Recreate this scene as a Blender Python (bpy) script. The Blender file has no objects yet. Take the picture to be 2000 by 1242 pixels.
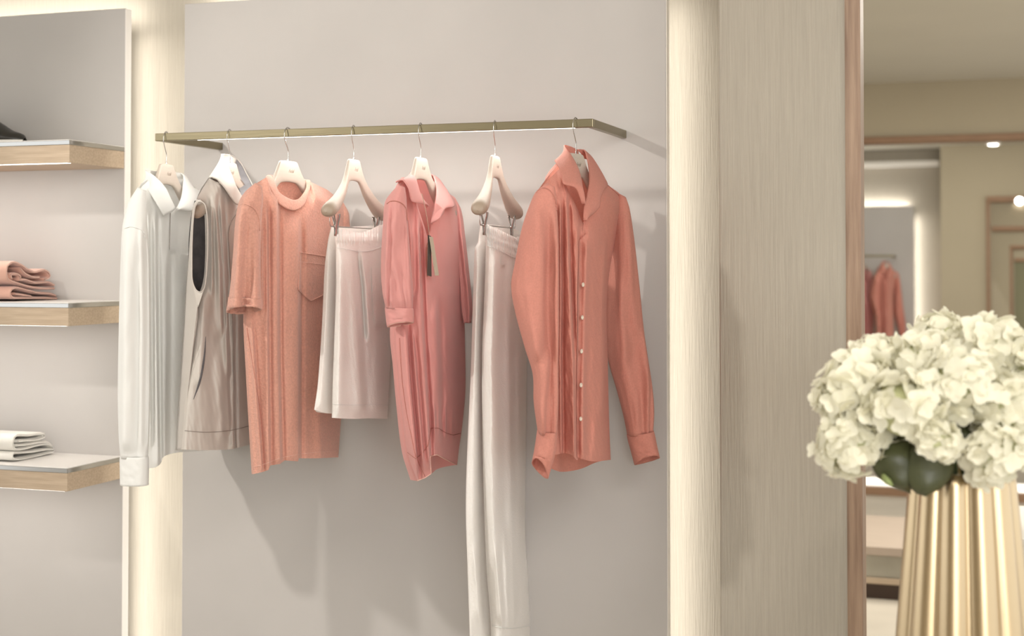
import bpy, math, random
import numpy as np
from mathutils import Vector, Matrix, noise

random.seed(7)
rng = np.random.default_rng(7)
SC = bpy.context.scene
COL = SC.collection

# ------------------------------------------------------------------ camera
FPX = 2800.0            # focal length in pixels of the 2000 px wide frame
TH = math.radians(18.9)  # camera turned left from the wall's normal
PIT = math.radians(1.25)
HOR = 515.0
PPY = HOR - FPX * math.tan(PIT)
ZC = 1.40
CAM = np.array([0.0, 0.0, ZC])
FWD = np.array([-math.sin(TH) * math.cos(PIT), math.cos(TH) * math.cos(PIT), math.sin(PIT)])
RGT = np.array([math.cos(TH), math.sin(TH), 0.0])
UPV = np.cross(RGT, FWD)
FH = np.array([-math.sin(TH), math.cos(TH), 0.0])

cam_d = bpy.data.cameras.new('camera')
cam = bpy.data.objects.new('camera', cam_d)
COL.objects.link(cam)
cam.location = CAM
cam.rotation_euler = (math.pi / 2 + PIT, 0, TH)
cam_d.sensor_width = 36.0
cam_d.lens = 36.0 * FPX / 2000.0
cam_d.shift_y = -(621.0 - PPY) / 2000.0
cam_d.clip_start = 0.05
cam_d.dof.use_dof = True
cam_d.dof.focus_distance = 3.32
cam_d.dof.aperture_fstop = 3.2
SC.camera = cam

# ------------------------------------------------------------------ world, lights, exposure
SC.view_settings.view_transform = 'Standard'
SC.view_settings.look = 'None'
SC.view_settings.exposure = 0.48
SC.view_settings.gamma = 1.0
SC.view_settings.use_curve_mapping = False
SC.cycles.use_denoising = True
SC.cycles.max_bounces = 10
SC.cycles.sample_clamp_indirect = 6.0

W = bpy.data.worlds.new('world')
SC.world = W
W.use_nodes = True
W.node_tree.nodes['Background'].inputs[0].default_value = (1.0, 1.0, 0.985, 1)
W.node_tree.nodes['Background'].inputs[1].default_value = 1.3

RY = 3.15     # rail plane
WY = 3.45     # face of the wall panels
BY = 3.57     # backing wall behind the panels
CEIL = 2.78


def area(name, loc, rot, sx, sy, power, col=(1, .9, .78), spread=180):
    d = bpy.data.lights.new(name, 'AREA')
    d.shape = 'RECTANGLE'
    d.size = sx
    d.size_y = sy
    d.energy = power
    d.color = col
    d.spread = math.radians(spread)
    o = bpy.data.objects.new(name, d)
    COL.objects.link(o)
    o.location = loc
    o.rotation_euler = rot
    return o


def spot(name, loc, target, power, size, blend=.5, rad=.03, col=(1, .9, .78)):
    d = bpy.data.lights.new(name, 'SPOT')
    d.energy = power
    d.spot_size = math.radians(size)
    d.spot_blend = blend
    d.shadow_soft_size = rad
    d.color = col
    o = bpy.data.objects.new(name, d)
    COL.objects.link(o)
    o.location = loc
    v = Vector(target) - Vector(loc)
    o.rotation_euler = v.to_track_quat('-Z', 'Y').to_euler()
    return o


WARM = (1.0, .965, .895)
COOL = (1.0, .95, .89)
area('ceiling_wash', (-1.2, 1.4, CEIL - .02), (math.radians(22), 0, 0), 2.4, .9, 9, (1, .975, .94))
area('ceiling_side_wash', (.9, 1.2, CEIL - .02), (0, math.radians(-25), 0), 1.0, 1.0, 16, (1, .975, .94))
area('shop_fill', (.2, -.9, CEIL - .02), (math.radians(40), 0, math.radians(12)), 2.6, 1.6, 38, (1, .975, .94))  # frontal fill added behind the camera, no such fixture seen
o = area('rear_fill', (1.7, -3.0, 1.5), (0, 0, 0), 2.6, 2.0, 74, (1, .99, .97))  # large soft fill added behind the camera, source unseen
o.rotation_euler = (Vector((-1.3, 3.2, 1.2)) - o.location).to_track_quat('-Z', 'Y').to_euler()
spot('track_spot', (-3.0, 1.15, 2.72), (-1.2, 3.3, 1.25), 105, 60, .7, .06, (1, .95, .88))
spot('garment_fill_spot', (1.0, 1.0, 2.70), (-1.65, 3.1, 1.25), 88, 44, .8, .45, (1, .96, .91))  # added fill from the right to brighten the garment fronts
spot('flower_spot', (.55, 1.0, 2.7), (.10, 2.3, 1.2), 20, 45, .6, .05, (1, .93, .83))


# ------------------------------------------------------------------ pixel helpers (2000 x 1242 frame)
def rays(px, py):
    px = np.asarray(px, float)
    py = np.asarray(py, float)
    return (FWD + ((px - 1000.0) / FPX)[..., None] * RGT + ((PPY - py) / FPX)[..., None] * UPV)


def on_axis(px, py, ax, val):
    d = rays(px, py)
    k = (val - CAM[ax]) / d[..., ax]
    return CAM + k[..., None] * d


def on_y(px, py, y): return on_axis(px, py, 1, y)
def on_x(px, py, x): return on_axis(px, py, 0, x)
def on_z(px, py, z): return on_axis(px, py, 2, z)


def at_depth(px, py, Z):
    return CAM + rays(px, py) * Z


def cr(pts, n, lin=False):
    """resample a polyline to n points, Catmull-Rom, by chord length"""
    P = np.asarray(pts, float)
    if len(P) == 1:
        return np.repeat(P, n, 0)
    seg = np.sqrt(((P[1:] - P[:-1]) ** 2).sum(1)) + 1e-9
    s = np.concatenate([[0], np.cumsum(seg)])
    s /= s[-1]
    q = np.linspace(0, 1, n)
    if lin or len(P) == 2:
        return np.stack([np.interp(q, s, P[:, k]) for k in range(P.shape[1])], 1)
    m = np.zeros_like(P)
    m[1:-1] = (P[2:] - P[:-2]) / (s[2:] - s[:-2])[:, None]
    m[0] = (P[1] - P[0]) / (s[1] - s[0])
    m[-1] = (P[-1] - P[-2]) / (s[-1] - s[-2])
    i = np.clip(np.searchsorted(s, q, side='right') - 1, 0, len(P) - 2)
    h = (s[i + 1] - s[i])
    t = ((q - s[i]) / h)[:, None]
    h = h[:, None]
    return ((2 * t**3 - 3 * t**2 + 1) * P[i] + (t**3 - 2 * t**2 + t) * h * m[i] +
            (-2 * t**3 + 3 * t**2) * P[i + 1] + (t**3 - t**2) * h * m[i + 1])


def sstep(x, a, b):
    t = np.clip((np.asarray(x, float) - a) / (b - a), 0, 1)
    return t * t * (3 - 2 * t)


# ------------------------------------------------------------------ materials
def mat(name, col, rough=.6, metal=0.0, bump=0.0, bscale=200.0, bstretch=(1, 1, 1), var=0.0, vscale=3.0,
        vstretch=(1, 1, 1), transl=0.0, sheen=0.0, spec=.5, col2=None, detail=4.0, coat=0.0):
    m = bpy.data.materials.new(name)
    m.use_nodes = True
    nt = m.node_tree
    b = nt.nodes['Principled BSDF']
    b.inputs['Base Color'].default_value = (*col, 1)
    b.inputs['Roughness'].default_value = rough
    b.inputs['Metallic'].default_value = metal
    b.inputs['Specular IOR Level'].default_value = spec
    b.inputs['Sheen Weight'].default_value = sheen
    b.inputs['Sheen Roughness'].default_value = .5
    b.inputs['Coat Weight'].default_value = coat
    tc = nt.nodes.new('ShaderNodeTexCoord')
    colsock = None
    if var > 0 or col2 is not None:
        mp = nt.nodes.new('ShaderNodeMapping')
        mp.inputs['Scale'].default_value = vstretch
        nz = nt.nodes.new('ShaderNodeTexNoise')
        nz.inputs['Scale'].default_value = vscale
        nz.inputs['Detail'].default_value = detail
        rp = nt.nodes.new('ShaderNodeValToRGB')
        c2 = col2 if col2 is not None else tuple(c * (1 - var) for c in col)
        rp.color_ramp.elements[0].color = (*c2, 1)
        rp.color_ramp.elements[1].color = (*col, 1)
        rp.color_ramp.elements[0].position = .3
        rp.color_ramp.elements[1].position = .7
        nt.links.new(tc.outputs['Object'], mp.inputs[0])
        nt.links.new(mp.outputs[0], nz.inputs['Vector'])
        nt.links.new(nz.outputs['Fac'], rp.inputs[0])
        nt.links.new(rp.outputs[0], b.inputs['Base Color'])
        colsock = rp.outputs[0]
    if bump > 0:
        mp = nt.nodes.new('ShaderNodeMapping')
        mp.inputs['Scale'].default_value = bstretch
        nz = nt.nodes.new('ShaderNodeTexNoise')
        nz.inputs['Scale'].default_value = bscale
        nz.inputs['Detail'].default_value = 3
        bp = nt.nodes.new('ShaderNodeBump')
        bp.inputs['Strength'].default_value = bump
        bp.inputs['Distance'].default_value = .002
        nt.links.new(tc.outputs['Object'], mp.inputs[0])
        nt.links.new(mp.outputs[0], nz.inputs['Vector'])
        nt.links.new(nz.outputs['Fac'], bp.inputs['Height'])
        nt.links.new(bp.outputs[0], b.inputs['Normal'])
    if transl > 0:
        tr = nt.nodes.new('ShaderNodeBsdfTranslucent')
        tr.inputs[0].default_value = (*col, 1)
        if colsock is not None:
            nt.links.new(colsock, tr.inputs[0])
        mx = nt.nodes.new('ShaderNodeMixShader')
        mx.inputs[0].default_value = transl
        out = nt.nodes['Material Output']
        nt.links.new(b.outputs[0], mx.inputs[1])
        nt.links.new(tr.outputs[0], mx.inputs[2])
        nt.links.new(mx.outputs[0], out.inputs[0])
    return m


def emit(name, col, strength):
    m = bpy.data.materials.new(name)
    m.use_nodes = True
    b = m.node_tree.nodes['Principled BSDF']
    b.inputs['Base Color'].default_value = (.9, .9, .9, 1)
    b.inputs['Emission Color'].default_value = (*col, 1)
    b.inputs['Emission Strength'].default_value = strength
    return m


M = {}
M['plaster'] = mat('plaster', (.49, .465, .445), .7, var=.09, vscale=2.2, bump=.12, bscale=18, detail=8)
M['wallpaper'] = mat('wallpaper', (.385, .345, .285), .85, bump=.75, bscale=300, bstretch=(1, 1, .035), var=.11, vscale=200, vstretch=(1, 1, .03))
M['panel_edge'] = mat('panel_edge', (.86, .83, .79), .6)
M['wood'] = mat('oak', (.56, .44, .32), .55, bump=.25, bscale=60, bstretch=(.5, 6, 6), col2=(.44, .335, .235), vscale=22, vstretch=(.5, 7, 9))
M['woodv'] = mat('oak_upright', (.35, .24, .165), .5, bump=.25, bscale=60, bstretch=(6, 6, .5), col2=(.215, .135, .09), vscale=11, vstretch=(8, 8, .45))
M['woodfar'] = mat('oak_dark', (.30, .175, .10), .6, var=.2, vscale=10, vstretch=(1, 1, 6))
M['brass'] = mat('brushed_brass', (.28, .245, .16), .36, metal=1.0, bump=.06, bscale=300, bstretch=(.05, 1, 1))
M['chrome'] = mat('chrome', (.45, .45, .44), .10, metal=1.0)
M['wire'] = mat('nickel_wire', (.52, .51, .49), .2, metal=1.0)
M['shelftop'] = mat('white_stone', (.78, .75, .72), .35, var=.04, vscale=5)
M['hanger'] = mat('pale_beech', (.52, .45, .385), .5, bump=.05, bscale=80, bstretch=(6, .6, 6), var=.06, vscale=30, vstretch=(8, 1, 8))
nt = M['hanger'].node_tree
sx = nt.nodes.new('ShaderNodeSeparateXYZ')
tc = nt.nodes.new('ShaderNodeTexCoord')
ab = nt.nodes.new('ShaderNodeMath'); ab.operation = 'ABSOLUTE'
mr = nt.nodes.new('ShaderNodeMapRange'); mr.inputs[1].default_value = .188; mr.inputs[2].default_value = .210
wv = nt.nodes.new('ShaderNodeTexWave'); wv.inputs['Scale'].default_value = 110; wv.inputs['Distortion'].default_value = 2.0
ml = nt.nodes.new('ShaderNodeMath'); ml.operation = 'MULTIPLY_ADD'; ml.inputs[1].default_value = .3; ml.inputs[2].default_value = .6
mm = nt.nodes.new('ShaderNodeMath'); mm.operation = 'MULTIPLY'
mx = nt.nodes.new('ShaderNodeMixRGB'); mx.inputs[2].default_value = (.27, .20, .14, 1)  # tips darkened: end grain, plus underside shade put into the colour
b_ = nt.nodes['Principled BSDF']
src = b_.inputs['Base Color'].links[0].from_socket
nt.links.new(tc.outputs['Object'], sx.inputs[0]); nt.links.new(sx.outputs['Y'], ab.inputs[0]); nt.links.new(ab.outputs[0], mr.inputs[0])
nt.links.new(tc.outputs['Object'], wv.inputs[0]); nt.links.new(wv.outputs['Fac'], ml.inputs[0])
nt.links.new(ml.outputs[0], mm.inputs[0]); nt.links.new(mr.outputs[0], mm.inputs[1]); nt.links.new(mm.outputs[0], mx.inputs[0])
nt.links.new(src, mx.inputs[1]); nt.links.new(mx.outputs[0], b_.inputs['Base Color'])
M['ink'] = mat('printed_ink', (.22, .17, .13), .7)
M['white_knit'] = mat('white_knit', (.88, .875, .85), .9, bump=.22, bscale=450, transl=.24, sheen=.25)
M['white_terry'] = mat('white_terry', (.93, .90, .865), .95, bump=.9, bscale=300, transl=.3, sheen=.4)
M['vest'] = mat('taupe_nylon', (.52, .475, .43), .55, bump=.12, bscale=40, var=.05, vscale=6, spec=.5, sheen=.2)
M['lining'] = mat('grey_lining', (.115, .105, .11), .9, bump=.4, bscale=500, var=.35, vscale=40)
M['tee'] = mat('coral_terry', (.78, .41, .315), .95, bump=1.0, bscale=260, transl=.2, sheen=.3, var=.16, vscale=190)
M['polo'] = mat('pink_knit', (.80, .385, .355), .85, bump=.4, bscale=500, transl=.3, sheen=.25, var=.05, vscale=12)
M['shirt'] = mat('terracotta_linen', (.73, .315, .245), .85, bump=.6, bscale=420, bstretch=(1, 1, .4), transl=.3, var=.1, vscale=260, sheen=.1)
M['stitch'] = mat('pale_stitch', (.78, .50, .42), .9)
M['seam'] = mat('seam_shadow', (.30, .26, .23), .8)
M['seamred'] = mat('red_seam', (.45, .17, .13), .8)
M['button'] = mat('shell_button', (.66, .57, .47), .3)
M['tagdark'] = mat('dark_tag', (.06, .055, .045), .5)
M['tagbeige'] = mat('beige_tag', (.52, .47, .36), .6)
M['cord'] = mat('cord', (.50, .36, .27), .8)
M['pinkfold'] = mat('pink_towelling', (.74, .44, .35), .95, bump=.5, bscale=400, transl=.1, sheen=.4)
M['whitefold'] = mat('white_towelling', (.86, .83, .77), .95, bump=.5, bscale=400, transl=.1, sheen=.3)
M['black'] = mat('black_leather', (.022, .02, .017), .35, bump=.1, bscale=120)
M['rubber'] = mat('white_rubber', (.80, .78, .74), .6)
M['gold'] = mat('brushed_gold', (.55, .43, .27), .32, metal=1.0, bump=.05, bscale=200, bstretch=(1, 1, .05))
M['petal'] = mat('hydrangea_petal', (.90, .875, .735), .7, transl=.35, sheen=.1)
M['petalcore'] = mat('hydrangea_core', (.55, .56, .32), .8)
M['leaf'] = mat('leaf', (.075, .082, .035), .4, bump=.4, bscale=60, var=.4, vscale=30)
M['leafpale'] = mat('pale_leaf', (.30, .36, .14), .6)
M['stem'] = mat('green_stem', (.10, .14, .05), .6)
M['farwall'] = mat('tan_paint', (.43, .37, .265), .8, var=.04, vscale=2)
M['ceil'] = mat('ceiling_paint', (.60, .575, .50), .85, var=.03, vscale=2)
M['floor'] = mat('stone_floor', (.56, .50, .42), .55, var=.15, vscale=3)
M['carpet'] = mat('grey_felt', (.43, .40, .33), .95, bump=.5, bscale=200, var=.15, vscale=8)
M['darkwood'] = mat('dark_plinth', (.055, .03, .018), .6)
M['palewood'] = mat('pale_platform', (.46, .37, .30), .6, var=.08, vscale=8, vstretch=(1, 6, 1))
M['counter'] = mat('white_counter', (.72, .68, .62), .5)
M['glass'] = mat('tinted_pane', (.27, .26, .17), .15)
M['led'] = emit('led_strip_light', (1, .97, .92), 2.5)
M['lamp'] = emit('lamp_lens', (1, .95, .86), 14.0)


# ------------------------------------------------------------------ mesh builder
class MB:
    def __init__(self):
        self.v = []
        self.f = []
        self.n = 0

    def add(self, verts, faces):
        verts = np.asarray(verts, float)
        self.v.append(verts)
        self.f += [tuple(int(i) + self.n for i in f) for f in faces]
        self.n += len(verts)

    def grid(self, P, wrap=False, flip=False):
        nv, nu = P.shape[:2]
        fs = []
        for j in range(nv - 1):
            for i in range(nu if wrap else nu - 1):
                i2 = (i + 1) % nu
                q = (j * nu + i, j * nu + i2, (j + 1) * nu + i2, (j + 1) * nu + i)
                fs.append(q[::-1] if flip else q)
        self.add(P.reshape(-1, 3), fs)
        return self

    def box(self, a, b, bev=0.0):
        a = np.minimum(a, b), np.maximum(a, b)
        lo, hi = a
        if bev <= 0:
            c = [(lo[0], lo[1], lo[2]), (hi[0], lo[1], lo[2]), (hi[0], hi[1], lo[2]), (lo[0], hi[1], lo[2]),
                 (lo[0], lo[1], hi[2]), (hi[0], lo[1], hi[2]), (hi[0], hi[1], hi[2]), (lo[0], hi[1], hi[2])]
            self.add(c, [(3, 2, 1, 0), (4, 5, 6, 7), (0, 1, 5, 4), (1, 2, 6, 5), (2, 3, 7, 6), (3, 0, 4, 7)])
        else:
            import bmesh
            bm = bmesh.new()
            bmesh.ops.create_cube(bm, size=1)
            for v in bm.verts:
                for k in range(3):
                    v.co[k] = lo[k] if v.co[k] < 0 else hi[k]
            bmesh.ops.bevel(bm, geom=bm.edges[:], offset=bev, segments=2, affect='EDGES', profile=.5)
            bm.verts.index_update()
            self.add([tuple(v.co) for v in bm.verts], [[v.index for v in f.verts] for f in bm.faces])
            bm.free()
        return self

    def tube(self, pts, r, seg=10, n=None, cap=True):
        P = np.asarray(pts, float) if n is None else cr(pts, n)
        k = len(P)
        rr = np.full(k, r) if np.isscalar(r) else np.interp(np.linspace(0, 1, k), np.linspace(0, 1, len(r)), r)
        T = np.gradient(P, axis=0)
        T /= np.linalg.norm(T, axis=1)[:, None] + 1e-12
        ref = np.array([.31, .77, .55])
        if abs(T[0] @ ref) > .9:
            ref = np.array([1., 0, 0])
        N = np.cross(T[0], ref)
        N /= np.linalg.norm(N)
        rings = []
        for i in range(k):
            N = N - (N @ T[i]) * T[i]
            N /= np.linalg.norm(N) + 1e-12
            Bv = np.cross(T[i], N)
            a = np.linspace(0, 2 * math.pi, seg, endpoint=False)
            rings.append(P[i] + rr[i] * (np.cos(a)[:, None] * N + np.sin(a)[:, None] * Bv))
        R = np.array(rings)
        n0 = self.n
        self.grid(R, wrap=True)
        if cap:
            self.f.append(tuple(n0 + i for i in range(seg))[::-1])
            self.f.append(tuple(n0 + (k - 1) * seg + i for i in range(seg)))
        return self

    def build(self, name, m, parent=None, smooth=True, loc=None, solid=0.0, sub=0):
        V = np.concatenate(self.v) if self.v else np.zeros((0, 3))
        if parent is not None:
            base = WORLD[parent.as_pointer()]
        elif loc is not None:
            base = np.asarray(loc, float)
        else:
            base = np.array([V[:, 0].mean(), V[:, 1].mean(), V[:, 2].min()])
        me = bpy.data.meshes.new(name)
        me.from_pydata((V - base).tolist(), [], self.f)
        me.update()
        if smooth:
            me.polygons.foreach_set('use_smooth', [True] * len(me.polygons))
        me.materials.append(M[m] if isinstance(m, str) else m)
        o = bpy.data.objects.new(name, me)
        COL.objects.link(o)
        WORLD[o.as_pointer()] = base
        if parent is not None:
            o.parent = parent
        else:
            o.location = base
        if solid:
            md = o.modifiers.new('thickness', 'SOLIDIFY')
            md.thickness = solid
            md.offset = 0
        if sub:
            md = o.modifiers.new('smooth', 'SUBSURF')
            md.levels = md.render_levels = sub
        return o


WORLD = {}


def tag(o, label, cat, group=None, kind=None):
    o['label'] = label
    o['category'] = cat
    if group:
        o['group'] = group
    if kind:
        o['kind'] = kind
    return o


def thing(name, loc, label, cat, group=None):
    o = bpy.data.objects.new(name, None)
    COL.objects.link(o)
    o.location = loc
    o.empty_display_size = .05
    WORLD[o.as_pointer()] = np.asarray(loc, float)
    return tag(o, label, cat, group)


def struct(name, mb, m, label=None, cat=None, smooth=False):
    o = mb.build(name, m, smooth=smooth)
    o['kind'] = 'structure'
    if label:
        o['label'] = label
    if cat:
        o['category'] = cat
    return o


def dup(root, loc, rz=0.0, label=None, group=None, skip=()):
    r = root.copy()
    COL.objects.link(r)
    r.location = loc
    r.rotation_euler = (0, 0, rz)
    if label:
        r['label'] = label
    if group:
        r['group'] = group
    elif 'group' in r:
        del r['group']
    for ch in list(root.children):
        if ch.name.split('.')[0] in skip:
            continue
        c = ch.copy()
        COL.objects.link(c)
        c.parent = r
        for g in list(ch.children):
            d = g.copy()
            COL.objects.link(d)
            d.parent = c
    return r


# ================================================================== THE ROOM
X_l_edge = on_y(241, 620, WY)[0]      # right edge of the shelf panel
X_m_l = on_y(357.5, 620, WY)[0]       # left edge of the rail panel
X_m_r = on_y(1302, 620, WY)[0]        # right edge of the rail panel
Z_ptop = on_y(300, 12, WY)[2]
COLY = 3.16                           # column face
X_c_l = on_y(1405, 620, COLY)[0]
X_c_r = on_y(1653, 620, COLY)[0]
Y2, Y3 = 9.0, 14.2                    # far walls

# backing wall with the lit gaps
b = MB().box((-6.5, BY, 0), (X_c_l + .1, BY + .1, CEIL))
struct('wall_back', b, 'wallpaper')
b = MB().box((-4.6, WY, .06), (X_l_edge, WY + .03, Z_ptop), .002)
struct('wall_left', b, 'plaster')
b = MB().box((X_m_l, WY, .06), (X_m_r, WY + .03, Z_ptop), .002)
struct('wall_center', b, 'plaster')
b = MB().box((X_l_edge, WY + .0005, .06), (X_l_edge + .0012, WY + .0295, Z_ptop - .001))
struct('trim_5', b, 'panel_edge')
b = MB().box((X_m_r, WY + .0005, .06), (X_m_r + .0012, WY + .0295, Z_ptop - .001))
struct('trim_6', b, 'panel_edge')
# column with a rounded right corner, wood edge post beside it
pts = [(X_c_l, BY + .1), (X_c_l, COLY + .004), (X_c_l + .004, COLY), (X_c_r - .02, COLY)]
for k in range(1, 9):
    a = k / 8 * math.pi / 2
    pts.append((X_c_r - .02 + .02 * math.sin(a), COLY + .02 - .02 * math.cos(a)))
pts += [(X_c_r, COLY + .088), (X_c_l + .1, BY + .1)]
P = np.array([[(x, y, z) for x, y in pts] for z in (0, CEIL)])
b = MB().grid(P)
struct('wall_column', b, 'wallpaper', smooth=True)
X_t_r = on_y(1689.5, 620, COLY + .09)[0]
b = MB().box((X_c_r - .004, COLY + .012, 0), (X_t_r, COLY + .09, CEIL), .002)
struct('trim_1', b, 'woodv')

# floor, ceiling, room behind the camera
b = MB().box((-6.5, -3.2, -.1), (4.5, 17, 0))
struct('floor', b, 'floor')
b = MB().box((-6.5, -3.2, CEIL), (4.5, BY + .1, CEIL + .1))
struct('ceiling', b, 'ceil')
b = MB().box((-6.5, -3.3, 0), (.3, -3.2, CEIL))
b.box((3.1, -3.3, 0), (4.5, -3.2, CEIL))
b.box((.3, -3.3, 0), (3.1, -3.2, .4))
b.box((.3, -3.3, 2.6), (3.1, -3.2, CEIL))
struct('wall_rear', b, 'farwall')
b = MB()                                # window frame and wall opening added, unseen, to go with the fill light
for x0, x1, z0, z1 in ((.3, .36, .4, 2.6), (3.04, 3.1, .4, 2.6), (.36, 3.04, .4, .46), (.36, 3.04, 2.54, 2.6), (1.67, 1.73, .46, 2.54)):
    b.box((x0, -3.29, z0), (x1, -3.21, z1), .003)
struct('added_window_1', b, 'woodv')
CE2 = on_y(1850, 157, Y2)[2]
b = MB().box((-2.6, BY + .1, CE2), (4.5, 17, CE2 + .1))
struct('ceiling_far', b, 'ceil')
b = MB().box((-2.6, BY + .1, 0), (-2.5, 17, CE2))
struct('wall_far_left', b, 'farwall')

# tan far wall with a wood framed opening
zh = on_y(1850, 264, Y2)[2]
zl = on_y(1850, 277, Y2)[2]
b = MB().box((-2.5, Y2, zh), (4.5, Y2 + .08, CE2))
b.box((-2.5, Y2, 0), (-1.6, Y2 + .08, zh))
b.box((3.0, Y2, 0), (4.5, Y2 + .08, zh))
struct('wall_far', b, 'farwall')
b = MB().box((-1.6, Y2 - .03, zl), (3.0, Y2 + .1, zh), .004)
b.box((-1.6, Y2 - .03, 0), (-1.55, Y2 + .1, zl))
b.box((2.95, Y2 - .03, 0), (3.0, Y2 + .1, zl))
struct('trim_2', b, 'woodfar')
zs = on_y(1730, 968, Y2)[2]
zs0 = on_y(1730, 978, Y2)[2]

# room beyond: lit bay, tan wall with nested frames
xb = on_y(1785, 500, Y3)[0]
zbt = on_y(1740, 402, Y3)[2]
xs_r = on_y(1836, 500, Y3 + .1)[0]
zcr = on_y(1760, 326, Y3 + .1)[2]
b = MB().box((-2.5, Y3 + .12, 0), (4.5, Y3 + .2, CE2))
struct('wall_beyond', b, 'wallpaper')
b = MB().box((-2.5, Y3, .1), (xb, Y3 + .022, zbt), .002)
struct('wall_beyond_panel', b, 'plaster')
b = MB().box((-2.5, Y3 + .02, zcr), (xs_r, Y3 + .12, zcr + .05), .004)
struct('trim_3', b, 'panel_edge')
YT = Y3 - .25
xt_l = on_y(1838, 500, YT)[0]
b = MB().box((xt_l, YT, 0), (4.5, Y3 + .12, CE2))
struct('wall_beyond_right', b, 'farwall')


def px_box(b, x0, y0, x1, y1, Y, d, bev=.003):
    a = on_y(x0, y0, Y)
    c = on_y(x1, y1, Y)
    b.box((a[0], Y - d, c[2]), (c[0], Y, a[2]), bev)
    return b


cab = thing('framed_doorway', on_y(2050, 900, YT), 'tall wood framed glazed doorway on the far tan wall beyond the flowers', 'door')
b = MB()
px_box(b, 1926, 386, 1937, 960, YT, .04)
px_box(b, 2180, 386, 2191, 960, YT, .04)
px_box(b, 1926, 384, 2191, 392, YT, .045)
px_box(b, 1937, 442, 2180, 450, YT, .035)
b.build('frame', 'woodfar', cab)
b = px_box(MB(), 1937, 392, 2180, 960, YT, .008, 0)
b.build('pane', 'farwall', cab)
b = MB()
px_box(b, 1972, 481, 1981, 960, YT - .008, .02)
px_box(b, 2140, 481, 2149, 960, YT - .008, .02)
px_box(b, 1972, 479, 2149, 486, YT - .008, .022)
px_box(b, 1981, 504, 2140, 511, YT - .008, .018)
b.build('inner_frame', 'woodfar', cab)
b = px_box(MB(), 1981, 511, 2140, 960, YT - .008, .006, 0)
b.build('inner_pane', 'glass', cab)


# ================================================================== SHELVES
SX0 = -4.3
SY = 3.20
XS = on_y(132, 620, SY)[0]
SX1 = X_l_edge


def make_shelf(ztop_px, label):
    zt = on_y(132, ztop_px, SY)[2]
    zb = zt - .062
    r = thing('wall_shelf', (XS - .4, WY, zb), label, 'shelf', 'wall shelves')
    b = MB().box((SX0, SY, zb), (SX1, WY, zt - .014), .0015)
    b.build('wood_board', 'wood', r, smooth=False)
    b = MB().box((SX0, SY - .001, zt - .014), (SX1 + .001, WY, zt - .002), .001)
    b.build('metal_edge', 'chrome', r, smooth=False)
    b = MB().box((SX0, SY + .001, zt - .003), (SX1 - .001, WY, zt), .001)
    b.build('top_slab', 'shelftop', r, smooth=False)
    b = MB().box((SX0, SY + .003, zb - .0006), (SX1 - .01, SY + .02, zb + .004))
    b.build('light_strip', 'led', r, smooth=False)
    area('shelf_light', ((SX0 + SX1) / 2, SY + .02, zb - .006), (math.radians(14), 0, 0), SX1 - SX0 - .05, .01, 2.4, COOL)
    return zt


zt1 = make_shelf(272, 'top oak wall shelf with chrome edge, carrying the black shoe')
zt2 = make_shelf(591, 'middle oak wall shelf with chrome edge, carrying folded pink clothes')
zt3 = make_shelf(914, 'lowest oak wall shelf with chrome edge, carrying folded white clothes')


# folded clothes: layered cloth seen from its end
def slab(b, line, th, x0, x1, n=44, seed=0):
    """a cloth layer: a thick ribbon following 'line' (y,z), pulled along x, edges rounded"""
    P = cr(line, n)
    T = np.gradient(P, axis=0)
    T /= np.linalg.norm(T, axis=1)[:, None] + 1e-9
    N = np.stack([-T[:, 1], T[:, 0]], 1)
    ring = []
    for sgn, rng_ in ((1, range(n)), (-1, range(n - 1, -1, -1))):
        for i in rng_:
            ring.append(P[i] + sgn * th / 2 * N[i])
    ring = np.array(ring)
    c = np.concatenate([P, P[::-1]])
    xs = [x1, x1 - .003, x1 - .007, x1 - .02]
    sc = [.45, .85, 1.0, 1.0]
    for k in range(1, 9):
        xs.append(x1 - .02 + (x0 - x1 + .02) * k / 8)
        sc.append(1.0)
    G = []
    for x, s in zip(xs, sc):
        q = c + (ring - c) * s
        G.append(np.concatenate([np.full((len(q), 1), x), q], 1))
    G = np.array(G)
    n0 = b.n
    b.grid(G, wrap=True)
    m_ = len(ring)
    for i in range(n - 1):
        j = m_ - 1 - i
        b.f.append((n0 + i, n0 + i + 1, n0 + j - 1, n0 + j))


def fold_item(name, layer_px, th, xe, m, label, group, zfloor=None):
    b = MB()
    lines = []
    for lay in layer_px:
        p = np.array(lay, float)
        q = on_x(p[:, 0], p[:, 1], xe)
        lines.append(q[:, 1:])
    zmin = min(l[:, 1].min() for l in lines) - th / 2
    dz = 0 if zfloor is None else zfloor - zmin
    for l in lines:
        l = l.copy()
        l[:, 1] += dz
        slab(b, l, th, xe - .30, xe)
    o = b.build(name, m, smooth=True)
    tag(o, label, 'folded clothing', group)
    V = np.concatenate(b.v)
    return V[:, 2].max()


xe = XS - .075
xe = on_y(20, 580, SY + .035)[0]
fold_item('folded_towelling_top', [
    [(112, 581), (80, 580), (45, 580), (26, 579), (20, 573), (22, 565), (32, 560), (50, 564), (75, 570), (100, 572), (110, 576)],
    [(30, 572), (45, 574), (62, 577)]],
    .0075, xe, 'pinkfold', 'folded pink top at the bottom of the pink stack on the middle shelf', None, zt2 + .0005)
fold_item('folded_towelling_top', [
    [(107, 563), (85, 563), (60, 560), (30, 551), (17, 545), (13, 533), (16, 518), (27, 512), (42, 517), (55, 526), (70, 531), (85, 527), (96, 532), (98, 541), (86, 546)],
    [(24, 546), (22, 537), (34, 535), (41, 540), (38, 546), (50, 546), (70, 552), (95, 551), (107, 557)],
    [(40, 523), (50, 534), (66, 541), (78, 541)]],
    .0075, xe, 'pinkfold', 'rumpled folded pink top lying on top of the pink stack', None)
xe3 = on_z(26, 903, zt3)[0]
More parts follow.
